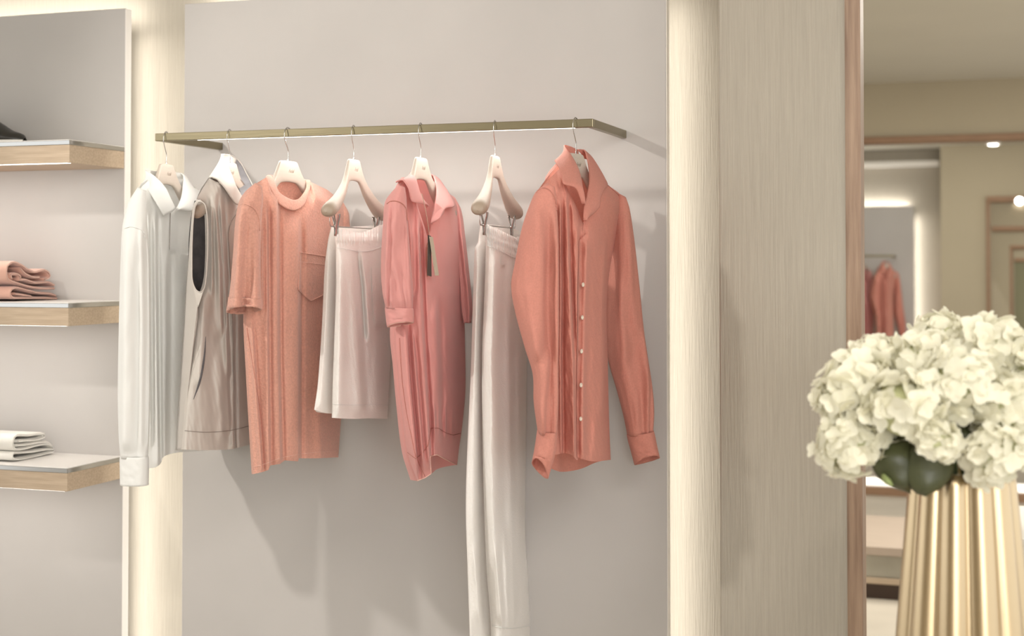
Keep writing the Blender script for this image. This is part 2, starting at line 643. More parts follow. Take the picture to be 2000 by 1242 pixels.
fold_item('folded_sweater', [
    [(105, 879), (90, 880), (65, 884), (40, 886), (26, 888), (25, 896), (34, 899), (60, 895), (90, 888), (106, 883)],
    ], .0075, xe3, 'whitefold', 'folded white sweater at the bottom of the white stack on the lowest shelf', None, zt3 + .0005)
fold_item('folded_sweater', [
    [(103, 873), (94, 867), (72, 870), (50, 876), (30, 877), (26, 868), (27, 857), (34, 850), (55, 850), (86, 847), (88, 853), (70, 859), (45, 861), (34, 862)],
    [(34, 870), (55, 868), (78, 864), (95, 864), (103, 871)]],
    .0085, xe3, 'whitefold', 'folded white sweater lying on top of the white stack', None)

# black shoe with a white sole on the top shelf, toe to the right
sc_ = thing('low_shoe', (on_y(0, 270, 3.3)[0] - .06, 3.33, zt1), 'black low shoe with white sole and pointed toe on the top shelf', 'shoe')
xt = on_y(49, 262, 3.33)[0]
rows_s, rows_u = [], []
for k in range(26):
    q = k / 25
    x = xt - .285 * (1 - q)
    w = .046 * math.sqrt(max(0, 1 - ((q - .62) / .385) ** 2 if q > .62 else 1)) * (1 - .18 * math.sin(min(1, q / .6) * math.pi))
    if q < .08:
        w *= math.sqrt(q / .08 + .02)
    w = max(w, .0015)
    zs_ = zt1 + .0005
    hu = .016 + (.020 + .060 * (1 - sstep(q, .45, .95))) * (1 if q < .9 else math.sqrt(max(0, 1 - ((q - .9) / .102) ** 2)))
    a = np.linspace(0, 2 * math.pi, 28, endpoint=False)
    rows_u.append(np.stack([np.full(28, x), 3.33 + w * np.cos(a), zs_ + .012 + (hu - .012) * np.clip(np.sin(a), 0, 1) ** .8], 1))
    b0 = np.stack([np.full(28, x), 3.33 + (w + .003) * np.sign(np.cos(a)) * np.abs(np.cos(a)) ** .5,
                   zs_ + .008 + .008 * np.sign(np.sin(a)) * np.abs(np.sin(a)) ** .4], 1)
    rows_s.append(b0)
MB().grid(np.array(rows_u), wrap=True).build('upper', 'black', sc_)
MB().grid(np.array(rows_s), wrap=True).build('sole', 'rubber', sc_)


# ================================================================== RAIL
def make_rail(xl, xr, z, y0, y1, h, d, label, lit=True):
    r = thing('hanging_rail', ((xl + xr) / 2, y1, z), label, 'rail')
    b = MB()
    b.box((xl, y0 - d / 2, z - h / 2), (xr, y0 + d / 2, z + h / 2), .0015)
    b.build('bar', 'brass', r, smooth=False)
    for x in (xl + d / 2, xr - d / 2):
        b = MB().box((x - d / 2, y0 + d / 2, z - h / 2), (x + d / 2, y1, z + h / 2), .0015)
        b.build('bracket', 'brass', r, smooth=False)
    if lit:
        b = MB().box((xl + .12, y0 - .0020, z - h / 2 - .0007), (xr - .045, y0 + .0020, z - h / 2 + .002))
        b.build('light_strip', 'led', r, smooth=False)
    return r


zr = .5 * (on_y(306, 268.5, RY)[2] + on_y(1160, 240.5, RY)[2])
XRL, XRR = on_y(306, 268, RY)[0], on_y(1160, 241, RY)[0]
RH = .0195
make_rail(XRL, XRR, zr, RY, WY, RH, .016, 'long brushed brass clothes rail with lit underside holding the seven hangers')
area('rail_light', ((XRL + XRR) / 2, RY, zr - RH / 2 - .006), (math.radians(6), 0, 0), XRR - XRL - .16, .008, 1.9, COOL)

# light hidden in the gaps behind the panels
GY = WY + .048
H_ = Z_ptop - .1


def cove(x, y, z, horiz, ln, power, dirx=1):
    if horiz:
        area('cove_light', (x, y, z), (math.radians(180 - 25), 0, 0), ln, .012, power, WARM)
    else:
        o = area('cove_light', (x, y, z), (0, 0, 0), ln, .012, power, WARM)
        d = Vector((dirx * .8, .6, 0)).normalized()
        o.rotation_euler = Matrix((Vector((0, 0, 1)), (-d).cross(Vector((0, 0, 1))), -d)).transposed().to_euler()


cove(X_l_edge - .03, GY, Z_ptop / 2, False, H_, 2.05, 1)
cove(X_m_r - .03, GY, Z_ptop / 2, False, H_, 2.05, 1)
cove(X_m_l + .03, GY, Z_ptop / 2, False, H_, 1.2, -1)
cove((X_m_l + X_m_r) / 2, GY, Z_ptop - .02, True, X_m_r - X_m_l - .04, 2)
cove((-4.6 + X_l_edge) / 2, GY, Z_ptop - .02, True, X_l_edge + 4.6 - .04, 3.5)

# light of the far rooms
area('far_ceiling_light', (.2, 6.2, CE2 - .02), (0, 0, 0), 2.0, 2.0, 74, (1, .97, .88))
area('far_bay_light', (-.4, 12.2, CE2 - .02), (math.radians(25), 0, 0), 2.0, 1.0, 44, (1, .97, .88))
area('cove_light', (xb - .012, Y3 + .07, zbt / 2), (0, math.radians(-90), 0), zbt - .2, .015, 3, WARM)
area('cove_light', ((xb - 2.5) / 2, Y3 + .07, zbt - .02), (math.radians(155), 0, 0), xb + 2.4, .015, 3.6, WARM)


# ================================================================== HANGERS
def hanger_body():
    b = MB()
    S = [0, .016, .031, .037, .042, .051, .063, .080, .105, .135, .160, .180, .195, .206, .213, .2165, .2178]
    ZT = [0, 0, -.0005, -.002, -.010, -.024, -.041, -.058, -.074, -.089, -.098, -.104, -.1095, -.115, -.1225, -.130, -.1338]
    ZB = [-.052, -.0525, -.054, -.0555, -.058, -.0635, -.073, -.087, -.103, -.120, -.132, -.140, -.144, -.1445, -.141, -.136, -.1342]
    HW = [.0085, .0085, .0085, .0085, .0088, .0095, .011, .0140, .018, .023, .0275, .0305, .0315, .0285, .0205, .008, .0004]
    CT = [0, 0, 0, 0, .0002, .0008, .002, .004, .0065, .009, .011, .012, .0125, .0125, .0125, .0125, .0125]
    q = np.linspace(0, 1, 46)
    sq = np.linspace(0, 1, len(S))
    a = np.linspace(0, 2 * math.pi, 28, endpoint=False)
    rows = []
    for sgn in (-1, 1):
        side = []
        for k in q:
            s, zt, zb, hw, ct = (np.interp(k, sq, A) for A in (S, ZT, ZB, HW, CT))
            e = 3.6 - 1.5 * sstep(s, .03, .19)
            ca, sa = np.cos(a), np.sin(a)
            x = ct + hw * np.sign(ca) * np.abs(ca) ** (2 / e)
            z = (zt + zb) / 2 + (zt - zb) / 2 * np.sign(sa) * np.abs(sa) ** (2 / e)
            side.append(np.stack([x, np.full_like(x, sgn * s), z], 1))
        rows.append(side)
    R = rows[0][::-1] + rows[1][1:]
    R = np.array(R)
    n0 = b.n
    b.grid(R, wrap=True)
    b.f.append(tuple(n0 + i for i in range(28)))
    b.f.append(tuple(n0 + (len(R) - 1) * 28 + i for i in range(28))[::-1])
    return b


HK = .0715            # hook rise above the wood to the top of the rail
NECK_DZ = None


def make_hanger(loc):
    r = thing('clothes_hanger', loc, 'x', 'hanger')
    # local frame: y = across (near end negative), x = front, z up; origin at the middle of the neck top
    def bl(b, name, m, **k):
        o = b.build(name, m, loc=(0, 0, 0), **k)
        o.location = (0, 0, 0)
        o.parent = r
        return o
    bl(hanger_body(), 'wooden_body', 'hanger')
    pts = [(0, 0, -.01), (0, 0, .012), (0, 0, .024), (0, -.006, .036), (0, -.0135, .048), (0, -.0175, .060), (0, -.0155, .072),
           (0, -.0075, .0805), (0, .002, .0815), (0, .0095, .077), (0, .012, .070)]
    b = MB().tube(pts, .0017, 10, 60)
    b.tube([(0, 0, -.002), (0, 0, .004)], .003, 12)
    bl(b, 'wire_hook', 'wire')
    cu = bpy.data.curves.new('logo_script', 'FONT')
    cu.body = 'Fedeli'
    cu.size = .0125
    cu.shear = .55
    cu.extrude = .0001
    cu.offset = 0
    cu.space_character = .82
    cu.align_x = 'CENTER'
    t0 = bpy.data.objects.new('logo_curve', cu)
    COL.objects.link(t0)
    bpy.context.view_layer.update()
    me = bpy.data.meshes.new_from_object(t0.evaluated_get(bpy.context.evaluated_depsgraph_get()))
    bpy.data.objects.remove(t0)
    me.materials.clear()
    me.materials.append(M['ink'])
    t = bpy.data.objects.new('logo_script', me)
    COL.objects.link(t)
    t.parent = r
    # text x -> +y, text y -> +z, normal -> +x
    t.rotation_euler = Matrix(((0, 0, 1), (1, 0, 0), (0, 1, 0))).to_euler()
    t.location = (.0087, .004, -.029)
    return r


def add_clip_bar(r):
    """trouser bar with two metal clips, under the hanger's arms"""
    def bl(b, name, m, parent=None):
        o = b.build(name, m, loc=(0, 0, 0))
        o.location = (0, 0, 0)
        o.parent = parent or r
        return o
    zb = -.166
    pts = [(.0125, -.192, -.138), (.0125, -.195, -.156), (.0125, -.188, zb), (.0125, -.17, zb), (.0125, .17, zb), (.0125, .188, zb), (.0125, .195, -.156), (.0125, .192, -.138)]
    bl(MB().tube(cr(pts, 60, True), .0016, 8), 'clip_bar', 'wire')
    for y in (-.15, .15):
        b = MB()
        for sg in (-1, 1):
            P = []
            for z, off in ((.030, .012), (.022, .0105), (.008, .005), (-.004, .0028), (-.016, .0022), (-.022, .0018)):
                P.append([(.0125 + sg * off, y - .010, zb + z), (.0125 + sg * off, y + .010, zb + z)])
            b.grid(np.array(P))
        o = bl(b, 'clip', 'wire')
        md = o.modifiers.new('thickness', 'SOLIDIFY')
        md.thickness = .0014
        b = MB().tube([(.0125, y - .012, zb + .001), (.0125, y + .012, zb + .001)], .0042, 12)
        bl(b, 'spring', 'wire', o)


HOOKS = [(325, 318, -1.0), (449, 307, 0.0), (563, 312, 6.0), (691, 309, -1.6), (822, 303, 0.0), (967, 298, -4.0), (1125, 290, 10.0)]
HLAB = ['pale wooden hanger inside the white long-sleeved polo at the left end of the rail',
        'pale wooden hanger inside the taupe vest with the grey lining',
        'pale wooden hanger inside the coral T-shirt with a chest pocket',
        'bare pale wooden hanger with metal clips holding the white shorts',
        'pale wooden hanger inside the pink short-sleeved polo with the tags',
        'bare pale wooden hanger with metal clips holding the white trousers',
        'pale wooden hanger inside the terracotta linen shirt at the right end of the rail']
HZ = zr + RH / 2 - .0782


class Frame:
    def __init__(s, O, yaw):
        s.O = np.asarray(O, float)
        a = math.radians(yaw)
        s.yaw = a
        s.e = np.array([math.sin(a), math.cos(a), 0])
        s.n = np.array([math.cos(a), -math.sin(a), 0])

    def F(s, px, py, t=0.0):
        d = rays(px, py)
        k = ((s.O - CAM) @ s.n + np.asarray(t, float)) / (d @ s.n)
        return CAM + k[..., None] * d

    def loc(s, a, t, z):
        return s.O + s.e * a + s.n * t + np.array([0, 0, z])


frames = []
proto = None
for i, (px, py, yaw) in enumerate(HOOKS):
    x = on_y(px, py, RY)[0]
    O = (x, RY, HZ)
    if proto is None:
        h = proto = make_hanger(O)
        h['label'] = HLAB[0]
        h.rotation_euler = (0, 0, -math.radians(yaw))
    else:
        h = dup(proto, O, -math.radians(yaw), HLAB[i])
    if i not in (3, 5):
        h.scale = ((.62, .42, .66, 1, .62, 1, .55)[i], (.80, .80, .97, 1, .84, 1, .9)[i], 1)
    h['group'] = 'hangers on the brass rail'
    if i in (3, 5):
        add_clip_bar(h)
    fr_ = Frame(O, yaw)
    if i not in (3, 5):          # cloth hangs around the forward-bowed arms
        fr_.O = fr_.O + fr_.n * .012
    frames.append(fr_)
bpy.context.view_layer.update()


# ================================================================== GARMENT TOOLS
def fold_field(px, py, folds):
    t = np.zeros_like(px)
    for line, wl, wr, amp in folds:
        L = np.asarray(line, float)
        o = np.argsort(L[:, 1])
        L = L[o]
        fx = np.interp(py, L[:, 1], L[:, 0])
        y0, y1 = L[0, 1], L[-1, 1]
        env = sstep(py, y0 - 25, y0 + 25) * (1 - sstep(py, y1 - 5, y1 + 25))
        d = px - fx
        w = np.where(d < 0, wl, wr)
        t += amp * env * (np.exp(-(d / w) ** 2) - .5 * np.exp(-((d - 2.4 * wr) / (1.5 * wr)) ** 2))
    return t


def nz(px, py, sx, sy, seed):
    f = np.empty(px.size)
    for i, (a, c) in enumerate(zip(px.ravel(), py.ravel())):
        f[i] = noise.noise((a / sx + seed, c / sy, seed * 1.7))
    return f.reshape(px.shape)


def to_px(P):
    q = P - CAM
    z = q @ FWD
    return 1000 + FPX * (q @ RGT) / z, PPY - FPX * (q @ UPV) / z


def seam_on(S, pts, r, name, m, parent, n=40):
    n_ = S.shape[1]
    V = S[:, n_ // 2:].reshape(-1, 3)
    vx, vy = to_px(V)
    Q = cr(pts, n)
    out = []
    for q in Q:
        k = np.argpartition((vx - q[0]) ** 2 + (vy - q[1]) ** 2, 3)[:3]
        out.append(on_y(q[0], q[1], V[k, 1].min() - .0012))
    out = np.array(out)
    out[1:-1] = (out[:-2] + out[1:-1] * 2 + out[2:]) / 4
    MB().tube(out, r, 6).build(name, m, parent)


class Body:
    """front and back sheets of a hanging garment between traced side, top and hem lines"""

    def __init__(s, fr, L, R, T, B, Tb=None, Bb=None, front=.03, back=.03, folds=(), neck=None, nu=140, nv=150, seed=0, amp=.002, crk=.0008, crs=(10, 55), hemflare=0.0, lin_top=True, expo=2.6, lin_bot=False):
        s.fr = fr
        u = np.linspace(0, 1, nu)
        v = np.linspace(0, 1, nv)

        def coons(T, B):
            l, r, t, bb = cr(L, nv), cr(R, nv), cr(T, nu, lin_top), cr(B, nu, lin_bot)
            t = t + (1 - u)[:, None] * (l[0] - t[0]) + u[:, None] * (r[0] - t[-1])
            bb = bb + (1 - u)[:, None] * (l[-1] - bb[0]) + u[:, None] * (r[-1] - bb[-1])
            U = u[None, :, None]
            V = v[:, None, None]
            return ((1 - V) * t[None] + V * bb[None] + (1 - U) * l[:, None] + U * r[:, None]
                    - (1 - U) * (1 - V) * l[0] - U * (1 - V) * r[0] - (1 - U) * V * l[-1] - U * V * r[-1])
        C = coons(T, B)
        px, py = C[..., 0], C[..., 1]
        Ug, Vg = np.meshgrid(u, v)
        a = (np.clip(1 - np.abs(2 * Ug - 1) ** expo, 0, 1)) ** .6
        bt = sstep(Vg, -.01, .07) ** .6
        if neck:
            nm = sstep(Ug, neck[0] - .05, neck[0] + .02) * (1 - sstep(Ug, neck[1] - .02, neck[1] + .05))
            bt = bt + (1 - bt) * nm * .8
        t = front * a * bt * (1 + hemflare * Vg)
        edge = np.clip(Ug / .06, 0, 1) * np.clip((1 - Ug) / .06, 0, 1)
        t = t + edge * (fold_field(px, py, folds) + amp * nz(px, py, 30, 160, seed + .3) * sstep(Vg, 0, .15) + crk * nz(px + .12 * py, py, crs[0], crs[1], seed + 5.1) + .6 * crk * nz(px - .2 * py, py, crs[0] * .5, crs[1] * .5, seed + 9.1))
        s.px, s.py, s.t = px, py, t
        s.Pf = fr.F(px, py, t)
        Cb = coons(Tb if Tb is not None else T, Bb if Bb is not None else B)
        tb = back * a * (sstep(Vg, -.01, .07) ** .6) + .004 * np.sin(Ug * 17 + seed) * Vg * edge
        nmb = 0.0
        if neck and neck[0] > 0:
            nmb = .030 * sstep(Ug, neck[0] + .06, neck[0] + .2) * (1 - sstep(Ug, neck[1] - .2, neck[1] - .06)) * (1 - sstep(Vg, .05, .25))
        s.Pb = fr.F(Cb[..., 0], Cb[..., 1], 0.0) - fr.n * (tb + nmb)[..., None]

    def mesh(s):
        b = MB()
        b.grid(s.Pf)
        b.grid(s.Pb, flip=True)
        return b

    def tt(s, px, py):
        px = np.atleast_1d(np.asarray(px, float))
        py = np.atleast_1d(np.asarray(py, float))
        out = np.empty(px.size)
        fx, fy, ft = s.px.ravel(), s.py.ravel(), s.t.ravel()
        for i in range(px.size):
            d = (fx - px[i]) ** 2 + ((fy - py[i]) * .6) ** 2
            k = np.argpartition(d, 5)[:5]
            w = 1 / (d[k] + .3)
            out[i] = (ft[k] * w).sum() / w.sum()
        return out

    def on(s, px, py, dt=0.0):
        px = np.atleast_1d(np.asarray(px, float))
        py = np.atleast_1d(np.asarray(py, float))
        return s.fr.F(px, py, s.tt(px, py) + dt)

    def patch(s, A, B, dt=.0025, n=24, m=16, rim=True):
        """a piece of cloth lying on the front between two traced lines"""
        a, c = cr(A, n, True), cr(B, n, True)
        w = np.linspace(0, 1, m)[None, :, None]
        Q = a[:, None] * (1 - w) + c[:, None] * w
        px, py = Q[..., 0].ravel(), Q[..., 1].ravel()
        P = s.on(px, py, dt).reshape(n, m, 3)
        b = MB()
        b.grid(P)
        if rim:
            lo = s.on(px, py, -.002).reshape(n, m, 3)
            for top, bot in ((P[0], lo[0]), (P[-1], lo[-1]), (P[:, 0], lo[:, 0]), (P[:, -1], lo[:, -1])):
                b.grid(np.stack([top, bot]))
        return b

    def line(s, pts, r=.001, dt=.001, n=40, b=None, lin=False):
        Q = cr(pts, n, lin)
        P = s.on(Q[:, 0], Q[:, 1], dt)
        b = b or MB()
        b.tube(P, r, 6)
        return b


def ring_tube(rings, Yn, depth, n=70, seg=72, fold=0.0, kf=5, ph=0.0, seed=0, taper_top=True, ex=2.3, yend=None, lip=0.0, crk=.10, shrink=0.0, folds=()):
    """sleeve / leg: rings given by left and right silhouette pixels, at distance Yn"""
    R = cr(np.asarray(rings, float), n)
    Y = np.linspace(Yn, Yn if yend is None else yend, n)
    PL = on_axis(R[:, 0], R[:, 1], 1, Y) if False else np.array([on_y(R[i, 0], R[i, 1], Y[i]) for i in range(n)])
    PR = np.array([on_y(R[i, 2], R[i, 3], Y[i]) for i in range(n)])
    a = np.linspace(0, 2 * math.pi, seg, endpoint=False)
    rows = []
    for i in range(n):
        q = i / (n - 1)
        C = (PL[i] + PR[i]) / 2
        A = (PR[i] - PL[i]) / 2
        dp = depth * (min(1, .35 + 4 * q) if taper_top else 1.0) * (1 - shrink * sstep(q, .93, 1))
        ca, sa = np.cos(a), np.sin(a)
        mod = 1 + fold * np.sin(kf * a + ph + 1.5 * q + .6 * math.sin(5 * q + seed)) * min(1, 3 * q) * (np.abs(sa) ** .7)
        cx = np.sign(ca) * np.abs(ca) ** (2 / ex)
        sy = np.sign(sa) * np.abs(sa) ** (2 / ex) * mod
        # folds also push sideways a little
        off = fold * .35 * np.sin(kf * 1.3 * a + 2 * q + seed) * np.abs(sa)
        cn = np.array([noise.noise((2.2 * math.cos(t_) + seed, 2.2 * math.sin(t_), q * 5)) + .6 * noise.noise((5 * math.cos(t_) + seed, 5 * math.sin(t_), q * 11 + t_)) for t_ in a])
        sy = sy * (1 + crk * cn * min(1, 4 * q)) + crk * .35 * cn * (1 - np.abs(sy))
        row = C + (cx + off * .3)[:, None] * A + (sy * dp)[:, None] * FH
        if folds:
            mx = (R[i, 0] + R[i, 2]) / 2 + ca * (R[i, 2] - R[i, 0]) / 2
            my = (R[i, 1] + R[i, 3]) / 2 + ca * (R[i, 3] - R[i, 1]) / 2
            row = row - (fold_field(mx, my, folds) * np.clip(-sa * 3, 0, 1))[:, None] * FH
        row[:, 2] += (lip * np.clip(-sa, 0, 1) ** 1.3 - .45 * lip * np.clip(sa, 0, 1)) * sstep(q, .55, 1)
        rows.append(row)
    return np.array(rows)


def sheet(A, B, nu=28, nv=12, bulge=0.0, direc=None, ripple=0.0, k=3):
    a, c = cr(A, nu), cr(B, nu)
    w = np.linspace(0, 1, nv)[:, None, None]
    P = a[None] * (1 - w) + c[None] * w
    if direc is not None:
        g = np.sin(np.linspace(0, 1, nv) * math.pi)[:, None, None]
        rp = 1 + ripple * np.sin(np.linspace(0, 1, nu) * k * 2 * math.pi)[None, :, None]
        P = P + bulge * g * rp * np.asarray(direc)[None, None]
    return P


def fpts(fr, pts):
    p = np.asarray(pts, float)
    return fr.F(p[:, 0], p[:, 1], p[:, 2])


# ------------------------------------------------------------------ 1 white long-sleeved polo
fr = frames[0]
g = thing('polo_sweater', tuple(fr.O), 'white long-sleeved knit polo hanging leftmost on the brass rail', 'sweater')
Yn = RY - .225
B1 = Body(fr,
          L=[(262, 383), (268, 450), (274, 560), (278, 700), (284, 820), (289, 915)],
          R=[(432, 392), (445, 480), (455, 600), (462, 760), (468, 874)],
          T=[(262, 383), (279, 362), (291, 352), (318, 396), (341, 411), (354, 398), (366, 362), (398, 374), (432, 392)],
          B=[(289, 915), (303, 913), (313, 906), (320, 892), (346, 884), (400, 880), (468, 874)],
          Tb=[(262, 383), (279, 358), (300, 345), (330, 342), (362, 350), (398, 374), (432, 392)],
          front=.034, back=.035, neck=(.24, .6), seed=1, crk=.0007,
          folds=[([(303, 430), (306, 700), (309, 905)], 10, 2.6, .014), ([(325, 500), (322, 880)], 10, 4, .009), ([(356, 560), (352, 870)], 12, 8, .007), ([(290, 430), (294, 860)], 4, 2.5, .008)])
B1.mesh().build('body', 'white_knit', g)
S = ring_tube([(270, 366, 284, 372), (254, 392, 284, 408), (247, 412, 285, 430), (241, 445, 287, 460), (237, 520, 290, 530), (234, 640, 291, 645), (232, 770, 291, 775), (234, 850, 289, 855), (237, 893, 287, 894)], Yn, .034, fold=.22, kf=3, ph=.6, seed=1, shrink=.2, folds=[([(262, 470), (258, 640), (256, 860)], 8, 10, .012), ([(281, 460), (283, 640), (280, 860)], 5, 2.5, .012)])
MB().grid(S, wrap=True).build('sleeve', 'white_knit', g, solid=.002)
seam_on(S, [(243, 446), (255, 443), (270, 446), (280, 452), (284, 466)], .0011, 'armhole_seam', 'white_knit', g)
S = ring_tube([(237, 890, 287, 891), (236, 896, 288.6, 896), (236.3, 920, 288.6, 921), (236.8, 946, 288.4, 947)], Yn, .0285, n=14, taper_top=False)
MB().grid(S, wrap=True).build('cuff', 'white_knit', g, solid=.003)
S = ring_tube([(424, 384, 440, 390), (424, 420, 452, 426), (428, 520, 462, 525), (432, 700, 470, 700), (438, 850, 470, 850)], RY + .22, .03, fold=.2)
MB().grid(S, wrap=True).build('sleeve', 'white_knit', g, solid=.002)
# collar
b = MB()
b.grid(sheet(fpts(fr, [(332, 336, -.045), (300, 334, -.04), (284, 333, -.02), (300, 343, .005), (322, 366, .025), (333, 388, .038), (342, 407, .044)]),
             fpts(fr, [(330, 352, -.05), (292, 352, -.05), (277, 361, -.03), (290, 372, .02), (303, 392, .040), (312, 407, .05), (320, 421, .054)]), 40, 14, .006, fr.n))
b.grid(sheet(fpts(fr, [(332, 336, -.045), (352, 338, -.04), (358, 343, -.02), (357, 366, .01), (354, 385, .03), (347, 402, .042), (344, 408, .045)]),
             fpts(fr, [(336, 350, -.05), (362, 350, -.045), (372, 362, -.02), (388, 385, .01), (384, 402, .03), (374, 412, .045), (346, 410, .048)]), 40, 14, .005, fr.n))
b.build('collar', 'white_knit', g, solid=.003)
B1.patch([(333.5, 415), (332.5, 450), (331.5, 490)], [(346, 411), (345, 450), (344, 489)], .004).build('placket', 'white_knit', g)
B1.line([(333, 416), (332, 450), (331.5, 488), (343, 488)], .0012, .002, lin=True).build('placket_edge', 'seam', g)
B1.patch([(353, 497), (352, 530), (352, 562), (354, 575)], [(420, 500), (421, 530), (421, 560), (415, 573)], .0035).build('pocket', 'white_knit', g)

# ------------------------------------------------------------------ 2 taupe vest
fr = frames[1]
g = thing('padded_vest', tuple(fr.O), 'taupe sleeveless zip vest with grey lining, second from the left on the rail', 'vest')
Yn = RY - .20
B2 = Body(fr,
          L=[(384, 389), (395, 393), (402, 404), (405.5, 430), (406.5, 470), (405.5, 515), (401, 556), (385, 602), (375, 690), (364, 790), (357, 878)],
          R=[(505, 400), (512, 500), (516, 620), (516, 760), (516, 866)],
          T=[(384, 389), (396, 367), (409, 348), (436, 362), (462, 398), (470, 418), (478, 396), (488, 372), (505, 400)],
          B=[(357, 878), (400, 879), (452, 877), (486, 869), (516, 866)],
          Tb=[(384, 389), (396, 367), (409, 348), (440, 340), (470, 345), (490, 372), (505, 400)],
          front=.032, back=.03, neck=(.25, .75), seed=2, amp=.0035, crk=.0017, crs=(12, 60),
          folds=[([(420, 395), (429, 520), (433, 640)], 8, 2.6, .012), ([(413, 410), (415, 560)], 5, 2.5, .008), ([(431, 400), (440, 560), (447, 720)], 6, 2.8, .010), ([(453, 560), (456, 870)], 7, 2.5, .012),
                 ([(430, 700), (434, 850)], 10, 8, .007), ([(400, 590), (390, 740)], 8, 10, .007), ([(440, 640), (447, 830)], 6, 3, .007)])
B2.mesh().build('body', 'vest', g)
# side panel below the armhole and around its back edge
outer = [(392, 389), (384, 391), (378, 402), (374.5, 425), (371, 470), (368, 520), (363, 575), (359, 640), (353, 730), (348, 800), (343, 879)]
inner = [(393, 394), (388, 394), (382, 402), (378, 425), (375.5, 470), (375, 520), (376, 548), (386, 600), (376, 690), (365, 790), (358, 879)]
A = np.array([on_y(p[0], p[1], Yn + .05) for p in outer])
Bp = np.array([on_y(p[0], p[1], Yn - .012) for p in inner])
b = MB().grid(sheet(A, Bp, 60, 8, .004, -FH, .3, 9))
A2 = np.array([on_y(p[0], p[1], Yn - .012) for p in [(376, 548), (383, 566), (392, 571), (401, 558)]])
B3 = np.array([on_y(p[0], p[1], Yn - .012) for p in [(386, 600), (386, 600), (386, 600), (387, 600)]])
b.grid(sheet(A2, B3, 20, 6))
b.build('side_panel', 'vest', g, solid=.0015)
# armhole binding
rim = [(388, 394), (382, 402), (378, 425), (375.5, 470), (375, 520), (376, 548), (383, 566), (392, 570.5), (400, 560), (404.5, 515), (406, 470), (405, 430), (401, 401), (394, 394), (388, 394)]
b = MB().tube(cr([on_y(p[0], p[1], Yn - .013) for p in rim], 80), .0012, 8)
b.build('armhole_binding', 'vest', g)
A = np.array([on_y(p[0], p[1], Yn + .10) for p in [(380, 392), (372, 430), (368, 490), (370, 545), (382, 590)]])
Bp = np.array([on_y(p[0], p[1], Yn + .16) for p in [(404, 392), (410, 430), (411, 490), (408, 545), (396, 590)]])
MB().grid(sheet(A, Bp, 30, 12, .01, FH)).build('lining', 'lining', g)
# stand collar: outside near half, lining showing on the far half
b = MB()
b.grid(sheet(fpts(fr, [(462, 311, -.04), (447, 303, -.045), (433, 303, -.035), (442, 318, 0), (452, 340, .02), (462, 365, .035), (473, 385, .045), (474, 388, .046)]),
             fpts(fr, [(440, 340, -.05), (416, 345, -.05), (408, 347, -.03), (424, 351, .02), (436, 364, .038), (450, 384, .05), (460, 398, .055), (464, 400, .055)]), 44, 16, .005, fr.n, .8, 4))
b.build('collar', 'vest', g, solid=.002)
b = MB()
b.grid(sheet(fpts(fr, [(440, 303, -.045), (455, 307, -.045), (470, 320, -.04), (482, 342, -.02), (493, 364, .01), (497, 385, .03), (490, 400, .04)]),
             fpts(fr, [(440, 335, -.045), (455, 340, -.045), (461, 350, -.04), (464, 362, -.02), (470, 380, .01), (473, 392, .03), (474, 402, .04)]), 40, 12))
b.build('collar_lining', mat('pale_lining', (.20, .195, .205), .8, var=.3, vscale=25), g, solid=.001)
b = MB().tube(cr(fpts(fr, [(433, 302, -.036), (447, 302.5, -.046), (458, 307, -.046), (470, 319, -.042), (482, 341, -.022), (493, 363, .008), (497, 385, .03)]), 50), .0016, 8)
b.build('collar_piping', 'vest', g)
B2.line([(466, 412), (452, 432), (446, 455), (447, 480), (451, 560), (454, 640), (455, 720), (457, 800), (461, 874)], .0012, .001).build('zip', 'seam', g)
B2.line([(402, 657), (398, 700), (390, 745), (378, 780)], [.0004, .0028, .0032, .0026, .0004], .0005).build('pocket_slit', 'lining', g)
b = B2.line([(361, 841), (400, 844), (440, 842), (458, 839), (487, 832)], .0009, .0006)
b.build('hem_seam', 'seam', g)
b = MB().tube([on_y(p[0], p[1], Yn - .015) for p in cr([(386, 600), (376, 690), (365, 790), (358, 878)], 30)], .0008, 6)
b.build('side_seam', 'seam', g)

# ------------------------------------------------------------------ 3 coral T-shirt
fr = frames[2]
g = thing('pocket_tee', tuple(fr.O), 'coral terry short-sleeved T-shirt with a pointed chest pocket on the rail', 'T-shirt')
Yn = RY - .235
B3_ = Body(fr,
           L=[(478, 384), (484, 440), (486, 520), (478, 620), (482, 720), (488, 830), (494, 926)],
           R=[(668, 394), (680, 425), (678, 520), (674, 650), (667, 800), (661, 893)],
           T=[(478, 384), (497, 362), (520, 346), (530, 374), (548, 398), (572, 409), (592, 398), (602, 376), (606, 355), (640, 371), (668, 394)],
           B=[(494, 926), (512, 922), (524, 918), (528, 909), (547, 906), (556, 899), (582, 901), (584, 895), (620, 895), (661, 893)],
           Tb=[(478, 384), (497, 362), (520, 348), (545, 346), (585, 348), (606, 354), (640, 371), (668, 394)],
           front=.040, back=.035, neck=(.2, .66), seed=3, amp=.0025, crk=.0006, lin_bot=True,
           folds=[([(520, 410), (521, 560), (522, 700), (525, 920)], 10, 2.6, .011), ([(540, 375), (541, 560), (542, 700), (547, 900)], 16, 3, .015),
                  ([(583, 440), (582, 600), (582, 895)], 28, 3.2, .017), ([(492, 640), (500, 760), (511, 915)], 6, 2, .009), ([(510, 430), (511, 600)], 5, 2.5, .008), ([(642, 600), (638, 890)], 20, 12, .008), ([(622, 690), (626, 890)], 12, 6, .006), ([(596, 420), (600, 500)], 8, 8, .004)])
B3_.mesh().build('body', 'tee', g)
